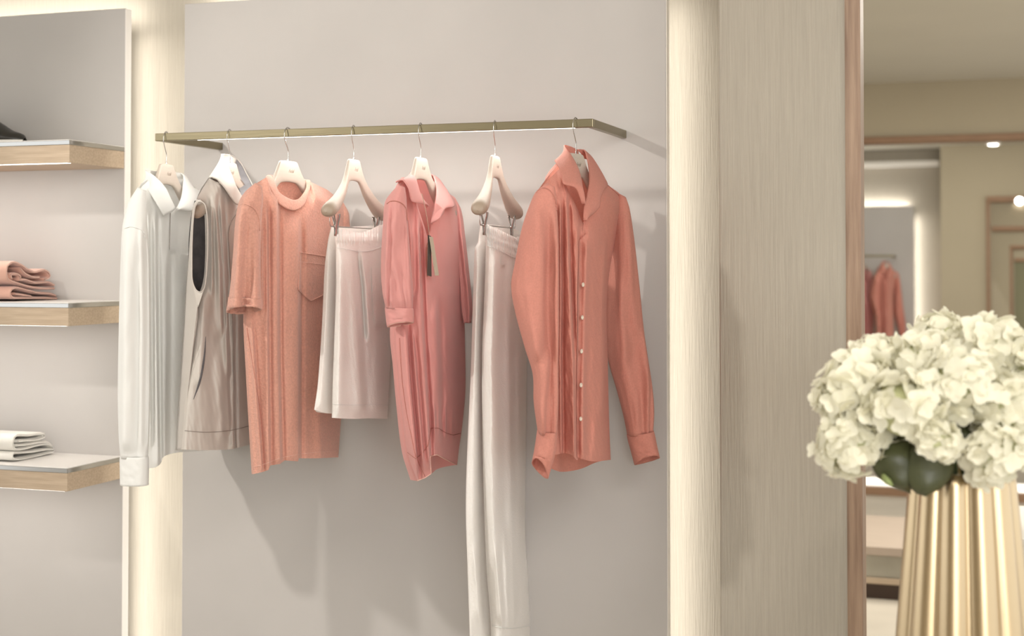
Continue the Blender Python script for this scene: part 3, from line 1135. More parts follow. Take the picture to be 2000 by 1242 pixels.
S = ring_tube([(500, 358, 510, 364), (480, 376, 512, 386), (468, 398, 510, 412), (462, 430, 508, 440), (457, 500, 507, 510), (452, 560, 508, 570), (449, 582, 509, 584)],
              Yn, .036, fold=.3, kf=3, ph=.4, seed=2, folds=[([(481, 420), (477, 500), (473, 600)], 9, 3, .016), ([(500, 430), (502, 600)], 5, 5, .008)])
MB().grid(S, wrap=True).build('sleeve', 'tee', g, solid=.003)
seam_on(S, [(468, 401), (475, 398), (486, 401), (497, 408), (505, 424), (508, 450)], .0014, 'armhole_seam', 'tee', g)
S = ring_tube([(448.5, 580, 509.5, 583), (446, 600, 510, 596), (445, 611, 509.5, 604)], Yn, .0365, n=16, taper_top=False, fold=.3, kf=3, ph=2.2, seed=2, lip=.012, folds=[([(473, 560), (471, 620)], 9, 3, .018), ([(500, 560), (502, 620)], 5, 5, .010)])
MB().grid(S, wrap=True).build('sleeve_hem', 'tee', g, solid=.004)
S = ring_tube([(655, 384, 668, 392), (652, 410, 681, 420), (650, 520, 682, 520), (648, 600, 680, 600)], RY + .24, .03, fold=.2)
MB().grid(S, wrap=True).build('sleeve', 'tee', g, solid=.002)
b = MB()
b.grid(sheet(fpts(fr, [(560, 342, -.04), (536, 346, -.02), (538, 362, .012), (548, 379, .03), (576, 391, .036), (592, 378, .028), (598, 358, .0), (585, 346, -.025), (560, 342, -.04)]),
             fpts(fr, [(556, 350, -.05), (520, 344, -.02), (530, 374, .024), (547, 399, .042), (573, 411, .048), (595, 397, .04), (606, 354, .0), (590, 352, -.035), (556, 350, -.05)]), 70, 10, .0015, fr.n))
b.build('neckband', 'tee', g, solid=.003)
B3_.patch([(585, 493), (584, 530), (583, 566), (607, 588)], [(642, 502), (643, 535), (644, 570), (608, 588)], .0040, 30, 20).build('pocket', 'tee', g)
B3_.line([(585, 493), (584, 530), (583, 566), (607, 588), (644, 570)], .0016, .0045, 60, lin=True).build('pocket_edge', 'tee', g)
B3_.line([(585, 493), (612, 497), (642, 502)], .0018, .0045).build('pocket_edge', 'tee', g)
B3_.line([(585, 511), (610, 514), (642, 518)], .0006, .0052).build('pocket_stitching', 'stitch', g)
B3_.line([(482, 640), (495, 720), (508, 800), (514, 860), (517, 915)], .0006, .0006).build('side_seam', 'seamred', g)
B3_.line([(496, 912), (520, 905), (550, 894), (600, 885), (660, 880)], .0006, .0008).build('hem_stitching', 'stitch', g)

# ------------------------------------------------------------------ 4 white shorts
fr = frames[3]
g = thing('terry_shorts', tuple(fr.O), 'white towelling shorts clipped under a bare wooden hanger', 'shorts')
B4 = Body(fr,
          L=[(657, 446), (655, 465), (656, 484), (656, 560), (653, 660), (650, 740), (648, 816)],
          R=[(757, 438), (762, 470), (768, 520), (768, 620), (762, 720), (757, 818)],
          T=[(657, 446), (672, 448), (690, 453), (706, 454), (722, 449), (740, 440), (757, 438)],
          B=[(648, 816), (690, 818), (720, 817), (757, 818)],
          Tb=[(657, 446), (690, 444), (722, 441), (757, 438)],
          front=.026, back=.012, seed=4, amp=.002, neck=(-.2, 1.2),
          folds=[([(686, 500), (696, 640), (704, 790)], 14, 5, .010), ([(699, 490), (707, 560), (712, 650)], 3, 4, -.009), ([(666, 500), (662, 800)], 7, 9, .006), ([(735, 540), (737, 800)], 10, 10, .007)], crk=.0009)
# elastic gathers at the waist
Wv = (1 - sstep(B4.py, 474, 484))
B4.t = B4.t + .0009 * Wv * np.sin((B4.px - 657) * 1.25 + 2 * nz(B4.px, B4.py, 14, 30, 3.3)) + .0022 * Wv * nz(B4.px, B4.py, 6, 14, 8.8) + .003 * Wv * sstep(B4.py, 456, 462) * (1 - sstep(B4.py, 470, 475))
B4.Pf = fr.F(B4.px, B4.py, B4.t)
B4.mesh().build('front', 'white_terry', g)
# rear leg showing at the left
fo = Frame(fr.loc(0, -.028, 0), math.degrees(fr.yaw))
B4b = Body(fo,
           L=[(647, 443), (643, 462), (640, 480), (635, 520), (629, 640), (621, 750), (614, 800)],
           R=[(735, 440), (735, 560), (728, 700), (722, 806)],
           T=[(647, 443), (652, 441), (657, 445), (690, 443), (735, 440)],
           B=[(614, 800), (635, 806), (660, 808), (722, 806)],
           front=.012, back=.014, seed=5, folds=[([(642, 500), (636, 640), (628, 790)], 7, 7, .006)], neck=(-.2, 1.2))
B4b.mesh().build('back', 'white_terry', g)
B4.line([(656, 483), (680, 487), (700, 491), (722, 490), (745, 482), (762, 474)], .0009, .001).build('waist_seam', 'white_knit', g)
B4.patch([(726, 521), (727, 560), (729, 610), (733, 634)], [(764, 522), (764, 560), (762, 610), (758, 634)], .003).build('pocket', 'white_terry', g)
b = B4.line([(649, 789), (690, 791), (720, 790), (757, 791)], .0007, .001)
b.build('hem_seam', 'white_knit', g)

# ------------------------------------------------------------------ 5 pink polo
fr = frames[4]
g = thing('polo_shirt', tuple(fr.O), 'pink knit polo with open collar and hanging tags, fifth from the left', 'polo shirt')
Yn = RY - .225
B5 = Body(fr,
          L=[(768, 378), (778, 440), (784, 520), (780, 600), (770, 650), (776, 720), (784, 800), (796, 884), (815, 939)],
          R=[(886, 386), (897, 410), (904, 470), (906, 560), (908, 660), (909, 760), (903, 830), (896, 880), (893, 908)],
          T=[(768, 378), (785, 360), (800, 352), (815, 400), (828, 440), (836, 474), (842, 440), (851, 395), (858, 362), (872, 372), (886, 386)],
          B=[(815, 939), (830, 933), (842, 925), (840, 892), (847, 889), (854, 888), (870, 897), (893, 908)],
          Tb=[(768, 378), (785, 358), (806, 346), (832, 346), (856, 358), (872, 372), (886, 386)],
          Bb=[(812, 925), (840, 926), (866, 922), (893, 908)],
          front=.036, back=.04, neck=(.2, .78), seed=6, amp=.003, crk=.0013, crs=(11, 70), hemflare=.3, lin_bot=True,
          folds=[([(816, 440), (824, 640), (834, 800), (838, 900)], 16, 2.4, .018), ([(850, 600), (854, 700), (856, 850)], 13, 4, .013), ([(792, 640), (800, 760), (815, 920)], 9, 2.4, .013), ([(880, 560), (884, 820)], 16, 10, .007),
                 ([(800, 420), (806, 560)], 5, 3, .006), ([(806, 660), (816, 780), (826, 900)], 5, 2.5, .008), ([(848, 800), (849, 836)], 2.5, 2, .004), ([(858, 795), (859, 838)], 2.5, 2, .004), ([(870, 800), (870, 845)], 3, 2, .004), ([(884, 800), (883, 848)], 3, 2, .004)])
B5.mesh().build('body', 'polo', g)
S = ring_tube([(779, 362, 790, 366), (764, 378, 793, 388), (753, 396, 794, 412), (749, 440, 797, 452), (745, 520, 803, 530), (748, 570, 806, 575), (754, 601, 805, 604)],
              Yn, .036, fold=.25, kf=3, ph=.2, seed=4, shrink=.2, folds=[([(764, 400), (760, 500), (758, 590)], 5, 2.5, .009), ([(794, 420), (800, 540)], 4, 3, .009), ([(776, 520), (786, 590)], 3, 2.5, .006), ([(786, 545), (794, 590)], 2.5, 2, .006), ([(768, 540), (770, 590)], 3, 2, .005)])
MB().grid(S, wrap=True).build('sleeve', 'polo', g, solid=.002)
seam_on(S, [(756, 398), (763, 393), (775, 393), (786, 398), (793, 408), (796, 430)], .0011, 'armhole_seam', 'seamred', g)
S = ring_tube([(753.5, 599, 805.5, 602), (753, 604, 806.5, 606), (755, 622, 807, 620), (757, 638, 807, 630)], Yn, .030, n=14, taper_top=False, fold=.1, lip=.006)
MB().grid(S, wrap=True).build('cuff', 'polo', g, solid=.003)
b = MB().tube(np.concatenate([S[-1], S[-1][:1]]), .0012, 6)
b.build('cuff_edge', 'stitch', g)
S = ring_tube([(876, 378, 888, 386), (880, 400, 900, 410), (888, 450, 907, 455), (896, 540, 917, 545), (900, 600, 922, 600), (906, 630, 920, 630)], RY + .21, .03, fold=.2)
MB().grid(S, wrap=True).build('sleeve', 'polo', g, solid=.002)
b = MB()
b.grid(sheet(fpts(fr, [(836, 341, -.05), (818, 338, -.05), (802, 337, -.03), (812, 350, .004), (818, 372, .026), (827, 392, .042), (834, 405, .05)]),
             fpts(fr, [(830, 356, -.055), (790, 352, -.055), (773, 356, -.035), (787, 352, .012), (798, 368, .034), (804, 392, .052), (824, 397, .056)]), 44, 16, .009, fr.n))
b.grid(sheet(fpts(fr, [(836, 341, -.05), (843, 341, -.04), (847, 345, -.02), (852, 365, .006), (851, 388, .028), (846, 412, .042), (841, 436, .05)]),
             fpts(fr, [(842, 354, -.05), (856, 354, -.045), (872, 372, -.015), (880, 384, .01), (887, 402, .032), (869, 407, .046), (860, 422, .053)]), 44, 16, .006, fr.n))
b.build('collar', 'polo', g, solid=.003)
# placket flap below the collar, and its dark slit
b = MB()
b.grid(sheet(fpts(fr, [(851, 395, .045), (847, 415, .047), (842, 437, .05)]), fpts(fr, [(868, 408, .05), (866, 417, .052), (846, 437, .052)]), 16, 8))
b.build('placket', 'polo', g, solid=.002)
B5.line([(835, 474), (833, 490), (833, 515), (835, 540)], .0020, .0005).build('placket_slit', 'seamred', g)
b = B5.line([(796, 884), (812, 896), (826, 884), (836, 870), (842, 836), (856, 836), (872, 846), (886, 850), (900, 846)], .0008, .0008, lin=True).build('rib_seam', 'seamred', g)
b = B5.line([(780, 660), (785, 740), (793, 800), (803, 850), (812, 890), (830, 930)], .0006, .0008)
b.build('side_seam', 'seamred', g)
b = MB()
b.tube(np.concatenate([B5.Pf[-1][::2]]), .0012, 6)
b.build('hem_edge', 'stitch', g)
# two hang tags on a cord: a thing of its own, hung from the collar
pA = fr.F(np.array(823.5), np.array(380.0), .058)
tg = thing('hang_tags', tuple(pA), 'dark tag and beige tag on a thin cord hanging at the pink polo opening', 'tag')
cordp = [fr.F(np.array(float(x)), np.array(float(y)), t) for x, y, t in [(823.5, 378, .058), (828, 395, .062), (833, 420, .062), (837, 445, .062), (839, 463, .060)]]
MB().tube(cordp, .0008, 6, 30).build('cord', 'cord', tg)


def card(pts, t0, m, name, th=.0012):
    P = np.array([fr.F(np.array(float(x)), np.array(float(y)), t0) for x, y in pts]).reshape(2, 2, 3)
    o = MB().grid(P).build(name, m, tg, smooth=False, solid=th)
    return o


card([(836, 459), (841.5, 461), (834.5, 538), (842.5, 540)], .062, 'tagdark', 'dark_tag')
card([(838.5, 462), (845, 463), (850, 538), (857, 538)], .066, 'tagbeige', 'beige_tag')

# ------------------------------------------------------------------ 6 white trousers
fr = frames[5]
g = thing('jogger_trousers', tuple(fr.O), 'long white drawstring trousers clipped under a bare wooden hanger', 'trousers')
B6 = Body(fr,
          L=[(950, 438), (947, 455), (950, 480), (948, 560), (943, 700), (945, 900), (952, 1100), (961, 1222), (962, 1290)],
          R=[(1022, 455), (1028, 480), (1030, 600), (1029, 720), (1027, 900), (1026, 1040), (1032, 1140), (1037, 1221), (1034, 1290)],
          T=[(950, 438), (970, 446), (990, 456), (1008, 464), (1022, 455)],
          B=[(962, 1290), (985, 1291), (1010, 1291), (1034, 1290)],
          Tb=[(950, 438), (975, 440), (1000, 444), (1022, 455)],
          front=.030, back=.014, seed=8, amp=.0018, neck=(-.2, 1.2), nv=170,
          folds=[([(967, 500), (962, 700), (965, 1000), (975, 1200)], 9, 12, .007), ([(997, 520), (993, 720), (998, 1000), (1003, 1200)], 10, 5, .009), ([(1014, 700), (1012, 1100)], 8, 6, .004),
                 ([(985, 1040), (992, 1215)], 5, 5, .005), ([(968, 1080), (980, 1215)], 4, 4, .006)])
slant = (B6.px - 950) * .40
Wv = (1 - sstep(B6.py - slant, 472, 486))
B6.t = B6.t + .0010 * Wv * np.sin((B6.px - 950) * 1.5 + 2 * nz(B6.px, B6.py, 14, 30, 3.1)) + .0018 * Wv * nz(B6.px, B6.py, 6, 14, 8.2) + .004 * Wv * np.sin((B6.py - slant - 438) / 15 * math.pi) ** 2
B6.Pf = fr.F(B6.px, B6.py, B6.t)
B6.mesh().build('front_leg', 'white_terry', g)
fo = Frame(fr.loc(0, -.030, 0), math.degrees(fr.yaw))
B6b = Body(fo,
           L=[(938, 440), (936, 455), (934, 476), (929, 484), (926, 560), (921, 720), (913, 900), (911, 1000), (914, 1100), (918, 1222), (920, 1290)],
           R=[(1000, 445), (1003, 600), (1000, 900), (1004, 1100), (1010, 1222), (1008, 1290)],
           T=[(938, 440), (944, 437), (951, 440), (970, 441), (1000, 445)],
           B=[(920, 1290), (945, 1291), (1008, 1290)],
           front=.012, back=.014, seed=9, folds=[([(936, 500), (931, 720), (925, 1000), (932, 1200)], 8, 8, .007), ([(926, 1080), (938, 1215)], 4, 4, .005)], neck=(-.2, 1.2), nv=150)
B6b.mesh().build('rear_leg', 'white_terry', g)
b = B6.line([(950, 479), (965, 484), (985, 494), (1005, 503), (1025, 500)], .0010, .001)
b.build('waist_seam', 'white_knit', g)
B6.patch([(980, 497), (979, 510), (980, 517)], [(987, 499), (986, 510), (986, 518)], .004, 10, 6).build('drawstring_end', 'white_terry', g)
b = B6.line([(961, 1222), (985, 1226), (1010, 1226), (1037, 1221)], .0012, .001)
b.build('cuff_seam', 'white_knit', g)

# ------------------------------------------------------------------ 7 linen shirt
fr = frames[6]
SHIRT = g = thing('linen_shirt', tuple(fr.O), 'open-necked terracotta linen shirt with white buttons at the right end of the rail', 'shirt')
Yn = RY - .24
B7 = Body(fr,
          L=[(1050, 374), (1072, 440), (1078, 560), (1078, 700), (1080, 820), (1084, 888)],
          R=[(1222, 388), (1214, 420), (1203, 465), (1191, 525), (1185, 600), (1187, 700), (1190, 830), (1193, 898)],
          T=[(1050, 374), (1070, 352), (1092, 330), (1112, 376), (1128, 408), (1138, 436), (1146, 420), (1164, 392), (1187, 361), (1205, 374), (1222, 388)],
          B=[(1084, 888), (1105, 885), (1118, 890), (1127, 899), (1130, 896), (1160, 901), (1193, 898)],
          Tb=[(1050, 374), (1070, 350), (1095, 322), (1125, 312), (1160, 325), (1187, 359), (1205, 374), (1222, 388)],
          Bb=[(1040, 872), (1075, 905), (1120, 917), (1165, 910), (1193, 898)],
          front=.045, back=.045, neck=(.22, .82), seed=11, amp=.0045, crk=.0024, crs=(11, 60),
          folds=[([(1094, 400), (1095, 560), (1094, 700), (1096, 880)], 5, 2.2, .012), ([(1106, 390), (1112, 560), (1118, 700), (1121, 880)], 12, 2.5, .016), ([(1128, 440), (1127, 600), (1124, 760), (1124, 890)], 7, 2.5, .010),
                 ([(1160, 440), (1163, 600), (1168, 880)], 16, 18, .009), ([(1181, 480), (1180, 640), (1176, 800)], 8, 2.6, .010), ([(1145, 470), (1142, 620), (1138, 760), (1138, 880)], 5, 6, .007)])
B7.mesh().build('body', 'shirt', g)
S = ring_tube([(1070, 358, 1083, 366), (1048, 374, 1086, 388), (1036, 398, 1088, 415), (1020, 445, 1090, 462), (1006, 515, 1091, 530), (999, 558, 1091, 575), (1007, 610, 1091, 630), (1026, 680, 1090, 690), (1041, 730, 1090, 735), (1043, 785, 1090, 790), (1051, 844, 1087, 847)],
              Yn, .042, fold=.3, kf=3, ph=.9, seed=7, crk=.14, shrink=.15, folds=[([(1053, 420), (1053, 560), (1050, 690)], 12, 7, .018), ([(1088, 470), (1088, 690)], 5, 3, .012), ([(1068, 690), (1062, 780), (1060, 845)], 8, 3, .012), ([(1030, 560), (1048, 680)], 8, 8, .008)])
MB().grid(S, wrap=True).build('sleeve', 'shirt', g, solid=.0015)
seam_on(S, [(1046, 378), (1053, 370), (1064, 367), (1074, 372), (1083, 386), (1088, 412)], .0011, 'armhole_seam', 'seamred', g)
S = ring_tube([(1050, 840, 1087, 843), (1049, 847, 1087, 850), (1044, 880, 1083, 888), (1039, 904, 1070, 934)], Yn, .037, n=16, taper_top=False, lip=.026)
MB().grid(S, wrap=True).build('cuff', 'shirt', g, solid=.002)
S = ring_tube([(1208, 378, 1222, 386), (1200, 400, 1229, 408), (1192, 470, 1239, 475), (1186, 560, 1249, 565), (1184, 640, 1257, 645), (1188, 700, 1265, 700), (1206, 765, 1274, 760), (1219, 815, 1277, 805), (1226, 851, 1275, 843)],
              RY + .20, .036, fold=.28, kf=3, ph=.3, seed=9, crk=.14, shrink=.12, folds=[([(1222, 430), (1232, 560), (1240, 640)], 12, 8, .010), ([(1210, 560), (1216, 700)], 8, 8, .010), ([(1262, 720), (1262, 845)], 6, 2.5, .010), ([(1240, 760), (1248, 845)], 6, 5, .008)])
MB().grid(S, wrap=True).build('sleeve', 'shirt', g, solid=.0015)
S = ring_tube([(1225, 849, 1276, 841), (1226, 856, 1278, 848), (1233, 882, 1283, 872), (1240, 908, 1288, 895)], RY + .20, .033, n=16, taper_top=False, lip=.016)
MB().grid(S, wrap=True).build('cuff', 'shirt', g, solid=.002)
b = MB()
b.grid(sheet(fpts(fr, [(1126, 292, -.06), (1113, 286, -.055), (1102, 284, -.035), (1112, 298, 0), (1126, 322, .026), (1134, 345, .044), (1137, 368, .056), (1138, 398, .062)]),
             fpts(fr, [(1120, 312, -.065), (1096, 312, -.06), (1084, 314, -.04), (1092, 328, .014), (1098, 345, .038), (1101, 359, .054), (1124, 368, .062), (1136, 398, .064)]), 50, 16, .008, fr.n))
b.grid(sheet(fpts(fr, [(1126, 292, -.06), (1138, 292, -.055), (1143, 297, -.035), (1149, 322, 0), (1151, 352, .026), (1146, 382, .045), (1140, 408, .056), (1139, 430, .06)]),
             fpts(fr, [(1135, 308, -.065), (1150, 312, -.055), (1165, 325, -.03), (1186, 359, .012), (1179, 372, .035), (1172, 388, .05), (1170, 405, .058), (1142, 430, .062)]), 50, 16, .006, fr.n))
b.build('collar', 'shirt', g, solid=.0025)
B7.patch([(1131, 470), (1129, 560), (1127, 680), (1126, 790), (1127, 893)], [(1146, 455), (1145, 560), (1143, 680), (1142, 790), (1143, 898)], .004, 60, 8).build('placket', 'shirt', g)
B7.line([(1138, 436), (1134, 480), (1131, 560), (1128, 680), (1126, 790), (1126.5, 892)], .0022, -.001).build('placket_gap', 'seamred', g)
B7.line([(1188, 362), (1203, 376), (1218, 390)], .0008, .001).build('shoulder_seam', 'seamred', g)
for bx, by in ((1139, 556), (1137.5, 620), (1136, 686), (1135, 752), (1134.5, 818)):
    c = B7.on(bx, by, .0075)[0]
    nn = fr.n * 1.0 - FH * .12
    nn /= np.linalg.norm(nn)
    e1 = np.cross(nn, [0, 0, 1]); e1 /= np.linalg.norm(e1)
    e2 = np.cross(nn, e1)
    rows = []
    for rr, hh in ((.0001, -.0006), (.0026, -.0006), (.0031, .0006), (.0042, .0010), (.0050, .0004), (.0050, -.0012), (.0001, -.0012)):
        a = np.linspace(0, 2 * math.pi, 20, endpoint=False)
        rows.append(c + rr * (np.cos(a)[:, None] * e1 + np.sin(a)[:, None] * e2) + nn * hh)
    MB().grid(np.array(rows), wrap=True).build('button', 'button', g)

# ================================================================== FAR BAY (seen past the column)
xfr = on_y(1746, 505, Y3 - .32)[0]
zfr = on_y(1720, 500, Y3 - .32)[2]
make_rail(-2.2, xfr, zfr, Y3 - .32, Y3, .022, .018, 'small distant brass rail in the lit bay beyond the column', lit=False)
pf = on_y(1731, 518, Y3 - .32)
zoff = zfr + .011 - .0782
far_shirt = dup(SHIRT, (pf[0], Y3 - .32, zoff), math.radians(-12), 'distant dark coral shirt hanging on the far rail beyond the white flowers', skip=('button',))
fh = dup(proto, (pf[0], Y3 - .32, zoff), -math.radians(22), 'pale hanger inside the distant coral shirt on the far rail')
far_polo = dup(bpy.data.objects['polo_shirt'], (pf[0] - .19, Y3 - .32, zoff), math.radians(-12), 'distant pink polo half hidden by the wood edge on the far rail', skip=('placket_slit', 'cuff_edge', 'hem_edge', 'side_seam'))
fh2 = dup(proto, (pf[0] - .19, Y3 - .32, zoff), -math.radians(12), 'pale hanger inside the distant pink polo at the wood edge')

# ceiling spotlight and a disc for a reflected one
def downlight(name, p, r, label, axis='z'):
    t = thing(name, tuple(p), label, 'lamp')
    a = np.linspace(0, 2 * math.pi, 24, endpoint=False)
    ex = np.array([1., 0, 0]); ey = np.array([0, 1., 0]) if axis == 'z' else np.array([0, 0, 1.])
    nrm = np.array([0, 0, -1.]) if axis == 'z' else np.array([0, -1., 0])
    def rg(rr, h): return np.asarray(p) + rr * (np.cos(a)[:, None] * ex + np.sin(a)[:, None] * ey) + nrm * h
    MB().grid(np.array([rg(r * 1.25, 0), rg(r * 1.25, .06), rg(r * 1.02, .06), rg(r * 1.0, .05)]), wrap=True).build('housing', 'counter', t)
    MB().grid(np.array([rg(r, .052), rg(r * .8, .060), rg(r * .4, .064), rg(.0005, .065)]), wrap=True).build('lens', 'lamp', t)


p = on_z(1940, 300, CE2)
pl = at_depth(1940, 300, 12.6)
downlight('ceiling_spotlight', (pl[0], pl[1], CE2), .05, 'small glowing ceiling spotlight above the far bay')
pl = on_y(1991, 393, YT - .05)  # glowing disc stands in for a spotlight reflected in the glass
downlight('spotlight_reflection', (pl[0], pl[1], pl[2]), .032, 'small glowing disc as a spotlight reflection at the top of the far framed doorway', 'y')

# low platform and sill with a painted glow in the next room
pf0 = on_z(1740, 1173, 0.0)
yp = pf0[1]
def zat(py, y): return on_y(1730, py, y)[2]
pl_ = thing('display_platform', (.4, yp + .35, 0), 'low pale wood display platform with grey felt side in the next room', 'platform')
z1, z2, z3, z4 = zat(1142, yp), zat(1130, yp), zat(1085, yp), zat(1068, yp)
MB().box((-1.6, yp + .02, 0), (1.6, yp + .75, z1)).build('plinth', 'darkwood', pl_, smooth=False)
MB().box((-1.6, yp, z1), (1.6, yp + .75, z2), .003).build('base_board', 'wood', pl_, smooth=False)
MB().box((-1.6, yp + .01, z2), (1.6, yp + .75, z3), .004).build('felt_side', 'carpet', pl_, smooth=False)
MB().box((-1.6, yp - .01, z3), (1.6, yp + .75, z4), .003).build('top_board', 'palewood', pl_, smooth=False)
b = MB().box((-1.55, Y2 - .06, 0), (2.95, Y2 + .1, max(.05, zs)), .003)
struct('trim_4', b, 'woodfar')
zg = max(.05, zs)
lp = tag(MB().box((-1.55, Y2 + .0, zg), (2.95, Y2 + .05, zg + .045)).build('sill_glow', emit('warm_sill_glow', (1, .93, .8), .75), smooth=False),  # emissive strip imitates the glow under the far panel, not a lamp
         'long low strip of painted warm glow along the base of the far opening', 'light')

# counter with a second vase at the right edge
yc = 4.4
ca = on_y(1988, 1052, yc)
ct = thing('side_counter', (ca[0] + .5, yc + .3, 0), 'white topped counter at the right edge behind the gold vase', 'counter')
MB().box((ca[0], yc, ca[2] - .075), (ca[0] + 1.1, yc + .6, ca[2]), .004).build('counter_top', 'counter', ct, smooth=False)
MB().box((ca[0] + .012, yc + .02, 0), (ca[0] + 1.08, yc + .58, ca[2] - .075), .003).build('counter_body', 'farwall', ct, smooth=False)


# ================================================================== VASE AND FLOWERS
ZV = 2.30     # distance along the view axis


def fluted(cx, cy, zb, zt, r0, r1, name, label, nfl=15, wall=.004):
    t = thing(name, (cx, cy, zb), label, 'vase')
    rows = []
    seg = nfl * 14
    a = np.linspace(0, 2 * math.pi, seg, endpoint=False)
    fl = np.abs(np.cos(a * nfl / 2))
    fl = .87 + .13 * fl ** .8
    for q in np.concatenate([[0, 0], np.linspace(0, 1, 24)]):
        r = (r0 + (r1 - r0) * q)
        rows.append([cx + r * fl * np.cos(a), cy + r * fl * np.sin(a), np.full(seg, zb + (zt - zb) * q)])
    rows[0] = [np.full(seg, cx), np.full(seg, cy), np.full(seg, zb)]
    for q in np.linspace(1, .05, 6):
        r = (r0 + (r1 - r0) * q) - wall
        rows.append([cx + r * fl * np.cos(a), cy + r * fl * np.sin(a), np.full(seg, zb + (zt - zb) * q)])
    P = np.array(rows).transpose(0, 2, 1)
    MB().grid(P, wrap=True).build('fluted_body', 'gold', t)
    return t


vc = at_depth(1879, 1100, ZV)
ppm = FPX / ZV
ztop = at_depth(1879, 915, ZV)[2]
TBL = .66
zf = lambda py: at_depth(1879, py, ZV)[2]
r_top = 100 / ppm
slope = (126 - 101) / ppm / (zf(960) - zf(1242))
r_bot = r_top + slope * (ztop - TBL)
fluted(vc[0], vc[1], TBL, ztop, r_bot, r_top, 'flower_vase', 'tall fluted gold vase in front holding white hydrangeas', 11)
# table under the vase (below the frame)
tb = thing('round_table', (vc[0], vc[1], 0), 'round table under the gold vase', 'table')
a = np.linspace(0, 2 * math.pi, 64, endpoint=False)
def disc(r, z, c=vc): return np.stack([c[0] + r * np.cos(a), c[1] + r * np.sin(a), np.full(64, z)], 1)
MB().grid(np.array([disc(.001, TBL), disc(.24, TBL), disc(.245, TBL - .005), disc(.245, TBL - .03), disc(.24, TBL - .035), disc(.001, TBL - .035)]), wrap=True).build('tabletop', 'counter', tb)
MB().grid(np.array([disc(.04, TBL - .035), disc(.035, .1), disc(.05, .03), disc(.2, .02), disc(.2, 0), disc(.001, 0)]), wrap=True).build('pedestal', 'darkwood', tb)
# second gold vase on the counter
v2 = on_y(2052, 1052, yc + .16)
fluted(v2[0] + .03, yc + .22, ca[2] + .0005, ca[2] + .20, .055, .075, 'small_vase', 'small gold vase on the white counter at the right edge', 13)


def petal(b, c, nrm, up, size, cup):
    """one rounded petal growing from c along 'up', facing nrm"""
    side = np.cross(up, nrm)
    V = []
    ws = [.25, .78, 1.0, .86, .40]
    for j, w in enumerate(ws):
        q = j / 4
        for i in (-1, -.45, .45, 1):
            V.append(c + up * size * (q + .04 * (abs(i) < .6) * q) + side * size * .56 * w * i + nrm * size * (cup * q * q + .12 * i * i * w - .05))
    F = []
    for j in range(4):
        for i in range(3):
            F.append((j * 4 + i, j * 4 + i + 1, j * 4 + i + 5, j * 4 + i + 4))
    b.add(np.array(V), F)


def head_meshes(seed, R, n=125):
    r = np.random.default_rng(seed)
    b = MB()
    core = MB()
    g_ = math.pi * (3 - math.sqrt(5))
    for k in range(n):
        z = 1 - 1.72 * (k + .5) / n
        rr = math.sqrt(max(0, 1 - z * z))
        d = np.array([rr * math.cos(k * g_), rr * math.sin(k * g_), z]) + r.normal(0, .13, 3)
        d /= np.linalg.norm(d)
        rad = R * (1 + r.normal(0, .07))
        c = d * np.array([1, 1, .86]) * rad
        nrm = d + r.normal(0, .48, 3)
        nrm /= np.linalg.norm(nrm)
        t = np.cross(nrm, r.normal(0, 1, 3))
        t /= np.linalg.norm(t)
        bt = np.cross(nrm, t)
        ph = r.uniform(0, 6.28)
        sz = R * .27 * r.uniform(.85, 1.25)
        cup = r.uniform(-.25, .4)
        for q in range(4):
            a_ = ph + q * math.pi / 2
            petal(b, c, nrm, math.cos(a_) * t + math.sin(a_) * bt, sz, cup)
    a_ = np.linspace(0, 2 * math.pi, 20, endpoint=False)
    rows = []
    for j in range(11):
        f = j / 10 * math.pi
        rows.append(np.stack([R * .80 * math.sin(f) * np.cos(a_), R * .80 * math.sin(f) * np.sin(a_), np.full(20, R * .68 * math.cos(f))], 1))
    core.grid(np.array(rows), wrap=True)
    return b, core


BASE = np.array([vc[0], vc[1], ztop - .06])
HEADS = [  # px, py, depth offset, radius px, label
    (1664, 862, -.03, 78, 'white hydrangea head hanging lowest at the left of the bouquet'),
    (1672, 765, .00, 86, 'white hydrangea head at the left edge of the bouquet, above the lowest one'),
    (1722, 718, .06, 72, 'white hydrangea head at the upper left shoulder of the bouquet'),
    (1768, 800, -.08, 88, 'large white hydrangea head at the front left of the bouquet'),
    (1842, 668, .15, 68, 'white hydrangea head rising behind at the top middle of the bouquet'),
    (1800, 712, .03, 80, 'white hydrangea head on the top left of the bouquet, below the rearmost'),
    (1872, 752, -.06, 86, 'white hydrangea head in the middle of the bouquet front'),
    (1940, 690, .06, 82, 'white hydrangea head at the top right of the bouquet'),
    (1828, 858, -.11, 52, 'small white hydrangea head drooping over the dark leaf'),
    (1962, 800, -.07, 84, 'white hydrangea head at the right of the bouquet front'),
    (1948, 890, -.12, 70, 'white hydrangea head drooping over the vase rim at the right'),
    (2035, 740, .02, 88, 'white hydrangea head cut by the right frame edge'),
    (2030, 860, -.03, 78, 'white hydrangea head low at the right frame edge'),
]
protos = []
for k in range(3):
    protos.append(head_meshes(20 + k, 1.0))
pm = []
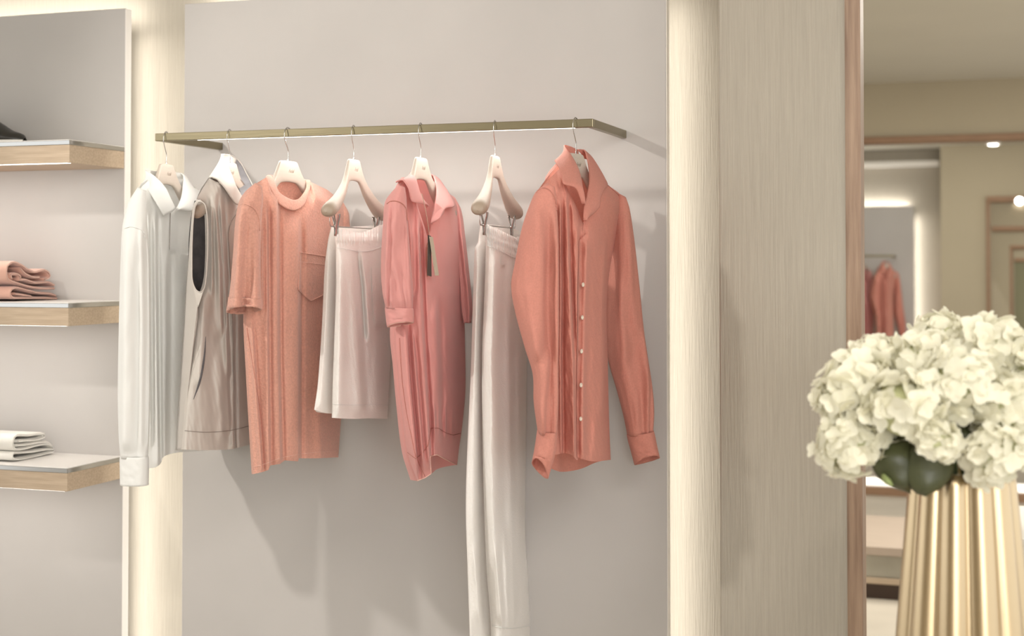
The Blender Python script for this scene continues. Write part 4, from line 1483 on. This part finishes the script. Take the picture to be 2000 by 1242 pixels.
for i, (px, py, dz, rp, lab) in enumerate(HEADS):
    c = at_depth(px, py, ZV + dz)
    R = rp / (FPX / (ZV + dz))
    h = thing('hydrangea', tuple(c), lab, 'flower', 'hydrangeas in the gold vase')
    hb, hc = protos[i % 3]
    if i < 3:
        o = MB(); o.v = [hb.v[0]] if False else hb.v; o.f = hb.f; o.n = hb.n
        me = o.build('flower_head', 'petal', loc=(0, 0, 0))
        co = MB(); co.v = hc.v; co.f = hc.f; co.n = hc.n
        mc = co.build('flower_core', 'petalcore', loc=(0, 0, 0))
        pm.append((me, mc))
    else:
        me, mc = pm[i % 3][0].copy(), pm[i % 3][1].copy()
        COL.objects.link(me)
        COL.objects.link(mc)
    d = c - BASE
    rot = Vector(d).to_track_quat('Z', 'Y').to_euler()
    for q in (me, mc):
        q.parent = h
        q.location = (0, 0, 0)
        q.scale = (R * .86,) * 3
        q.rotation_euler = (rot.x * .7, rot.y * .7, rot.z + i)
    mid = (c + BASE) / 2 + np.array([0, 0, .015])
    MB().tube([c, mid, BASE + np.array([.012 * math.cos(i), .012 * math.sin(i), -.05]), BASE + np.array([.03 * math.cos(i), .03 * math.sin(i), -.3])], .0035, 8, 24).build('stem', 'stem', h)


def leaf(parent, pts, m, name='leaf', bow=.01):
    A = np.array([at_depth(x, y, z) for (x, y, z) in pts[0]])
    Bv = np.array([at_depth(x, y, z) for (x, y, z) in pts[1]])
    MB().grid(sheet(A, Bv, 24, 12, bow, -FH, .15, 3)).build(name, m, parent, solid=.0012)


hyd = [o for o in bpy.data.objects if o.name.startswith('hydrangea') and o.type == 'EMPTY']
leaf(hyd[3], ([(1776, 842, 2.27), (1735, 858, 2.26), (1702, 892, 2.25), (1710, 925, 2.25), (1740, 950, 2.25), (1775, 962, 2.26)],
              [(1778, 842, 2.27), (1786, 860, 2.25), (1788, 890, 2.235), (1786, 920, 2.23), (1782, 945, 2.235), (1777, 962, 2.26)]), 'leaf')
leaf(hyd[8], ([(1810, 840, 2.25), (1786, 860, 2.235), (1772, 900, 2.23), (1772, 940, 2.23), (1788, 962, 2.23), (1805, 968, 2.235)],
              [(1812, 838, 2.25), (1845, 858, 2.225), (1862, 890, 2.22), (1860, 925, 2.22), (1840, 952, 2.225), (1806, 968, 2.235)]), 'leaf')
leaf(hyd[6], ([(1880, 820, 2.25), (1862, 835, 2.24), (1856, 860, 2.235), (1866, 890, 2.235), (1880, 905, 2.24)],
              [(1882, 820, 2.25), (1898, 835, 2.235), (1904, 860, 2.23), (1898, 890, 2.235), (1882, 905, 2.24)]), 'leaf')
leaf(hyd[0], ([(1722, 925, 2.24), (1722, 935, 2.235), (1730, 945, 2.235)], [(1724, 924, 2.24), (1738, 935, 2.235), (1745, 948, 2.235)]), 'leafpale')
